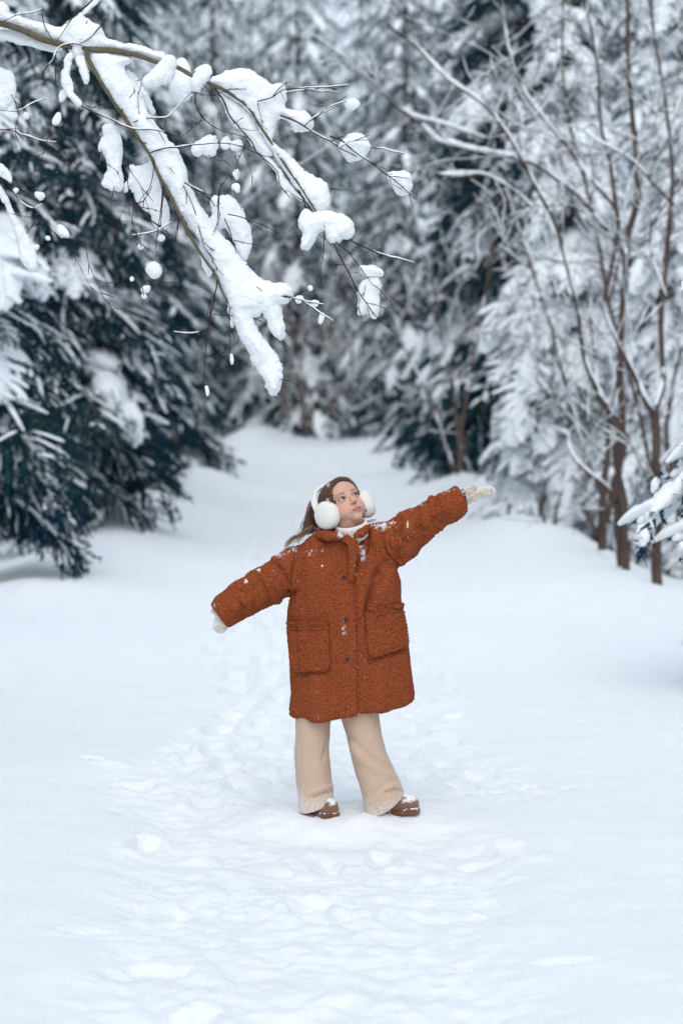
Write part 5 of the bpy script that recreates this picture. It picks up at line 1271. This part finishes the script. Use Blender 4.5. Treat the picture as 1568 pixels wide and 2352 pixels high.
lock([(380, 840), (250, 930), (120, 990), (45, 1080), (36, 1120)], [.03, .02, 0, -.01, -.01], 14, .003, col=(.26, .17, .11), grow_=1.5)
lock([(375, 500), (335, 600), (300, 740), (275, 860), (280, 920)], [.13, .12, .10, .08, .06], 22, .0035, r=.0007, col=(.24, .15, .10))
hwp = lambda L_: [tuple(to_z1(hw(np.array([p])))[0]) for p in L_]
def lock_h(P, n, spread, **kw):
    W_ = hw(np.array(P, float))
    for _ in range(n):
        o = rgh.normal(size=3) * spread; Q = resample(W_ + o + rgh.normal(size=W_.shape) * .0006, .008); m = len(Q)
        V, F = tube_vf(Q, kw.get('r', .001) * rgh.uniform(.6, 1.3) * np.linspace(1, .5, m), 4); G.add(V, F); HC.append(np.tile(np.array(kw.get('col', (.13, .07, .045))) * rgh.uniform(.6, 1.6), (len(V), 1)))
lock_h([(2, 60, 84), (24, 66, 76), (44, 60, 56), (57, 46, 28), (63, 36, -2), (62, 34, -34), (60, 30, -62)], 70, .0016)
lock_h([(2, 58, 88), (30, 58, 80), (54, 46, 54), (66, 30, 20), (70, 20, -20)], 70, .0024)
lock_h([(-4, 60, 86), (-26, 60, 80), (-47, 58, 58), (-58, 50, 26), (-60, 44, 0), (-58, 42, -24)], 46, .0028)
lock_h([(-2, 60, 84), (-24, 62, 76), (-42, 54, 58), (-55, 40, 34), (-64, 22, 12)], 60, .0022)
lock([(1110, 760), (1150, 770), (1200, 745), (1250, 750)], [.0, .0, .01, .01], 10, .002, r=.0007, col=(.12, .07, .05))
GV = np.concatenate(G.V); GF = np.concatenate(G.F4); finish('loose_hair', GV, GF, mh, parent=hair, col=np.concatenate(HC))['kind'] = 'stuff'

# --- earmuffs
muff = None
def pad(c, r, nrm, seed):
    nu, nv = 110, 70; uu = np.arange(nu) / nu * 2 * math.pi; vv = np.linspace(.001, math.pi - .001, nv); U_, V_ = np.meshgrid(uu, vv, indexing='ij')
    D = np.stack([np.cos(V_), np.sin(V_) * np.cos(U_), np.sin(V_) * np.sin(U_)], -1).reshape(-1, 3)
    S_ = np.sign(D) * np.abs(D) ** np.array([.72, 1, 1])
    P = S_ * np.array([r * .62, r, r]); P = P * (1 + .018 * vnoise(D * 3, seed) + .012 * vnoise(D * 40, seed + 1) + .010 * vnoise(D * 80, seed + 2))[:, None]
    i, j = np.meshgrid(np.arange(nu), np.arange(nv - 1), indexing='ij'); F = np.stack([i * nv + j, i * nv + j + 1, ((i + 1) % nu) * nv + j + 1, ((i + 1) % nu) * nv + j], -1).reshape(-1, 4)
    nn = np.array(nrm, float); nn /= np.linalg.norm(nn); f2_ = np.array([-nn[1], nn[0], 0.]); P = P[:, :1] * nn + P[:, 1:2] * f2_ + P[:, 2:] * np.array([0, 0, 1.])
    return hw(P + np.array(c)), F
t = np.linspace(.03, .97, 60) * math.pi; ct_, st_2 = np.cos(t), np.sin(t).clip(0); bp = np.stack([-90 * np.sign(ct_) * np.abs(ct_) ** .75, -12 - 52 * st_2 ** .5, -15 + 133 * st_2 ** .95], -1)
V, F = tube_vf(bp, 14 + .8 * vnoise(bp * .2, 9), 20, .6); V = V * 1.0; V += .9 * vnoise(V * .35, 11)[:, None] * np.array([1, 1, 1])
muff = finish('earmuffs', hw(V), F, M_MUFF)
for c, sd_, nn in (((-84, 4, -20), 1, (-1, .42, -.0)), ((86, 2, -24), 2, (1, .35, 0))):
    V, F = pad(c, 55, nn, sd_ * 10); finish('ear_pad', V, F, M_MUFF, parent=muff)

# ------------------------------------------------------------------ falling flakes
G = Geo(); rgf = np.random.default_rng(77)
oct_ = np.array([[1,0,0],[-1,0,0],[0,1,0],[0,-1,0],[0,0,1],[0,0,-1]], float); of = np.array([[0,2,4],[2,1,4],[1,3,4],[3,0,4],[2,0,5],[1,2,5],[3,1,5],[0,3,5]])
for i in range(420):
    d = rgf.uniform(6.8, 11); p = W(rgf.uniform(-150, 1720), rgf.uniform(-50, 1500), d); G.add(p + oct_ * rgf.uniform(.0008, .0019) * rgf.uniform(.7, 1.2, 3), of)
link('falling_snowflakes', G.mesh('falling_snowflakes', [M_CLUMP]), kind='stuff', label='tiny snowflakes drifting in the air')
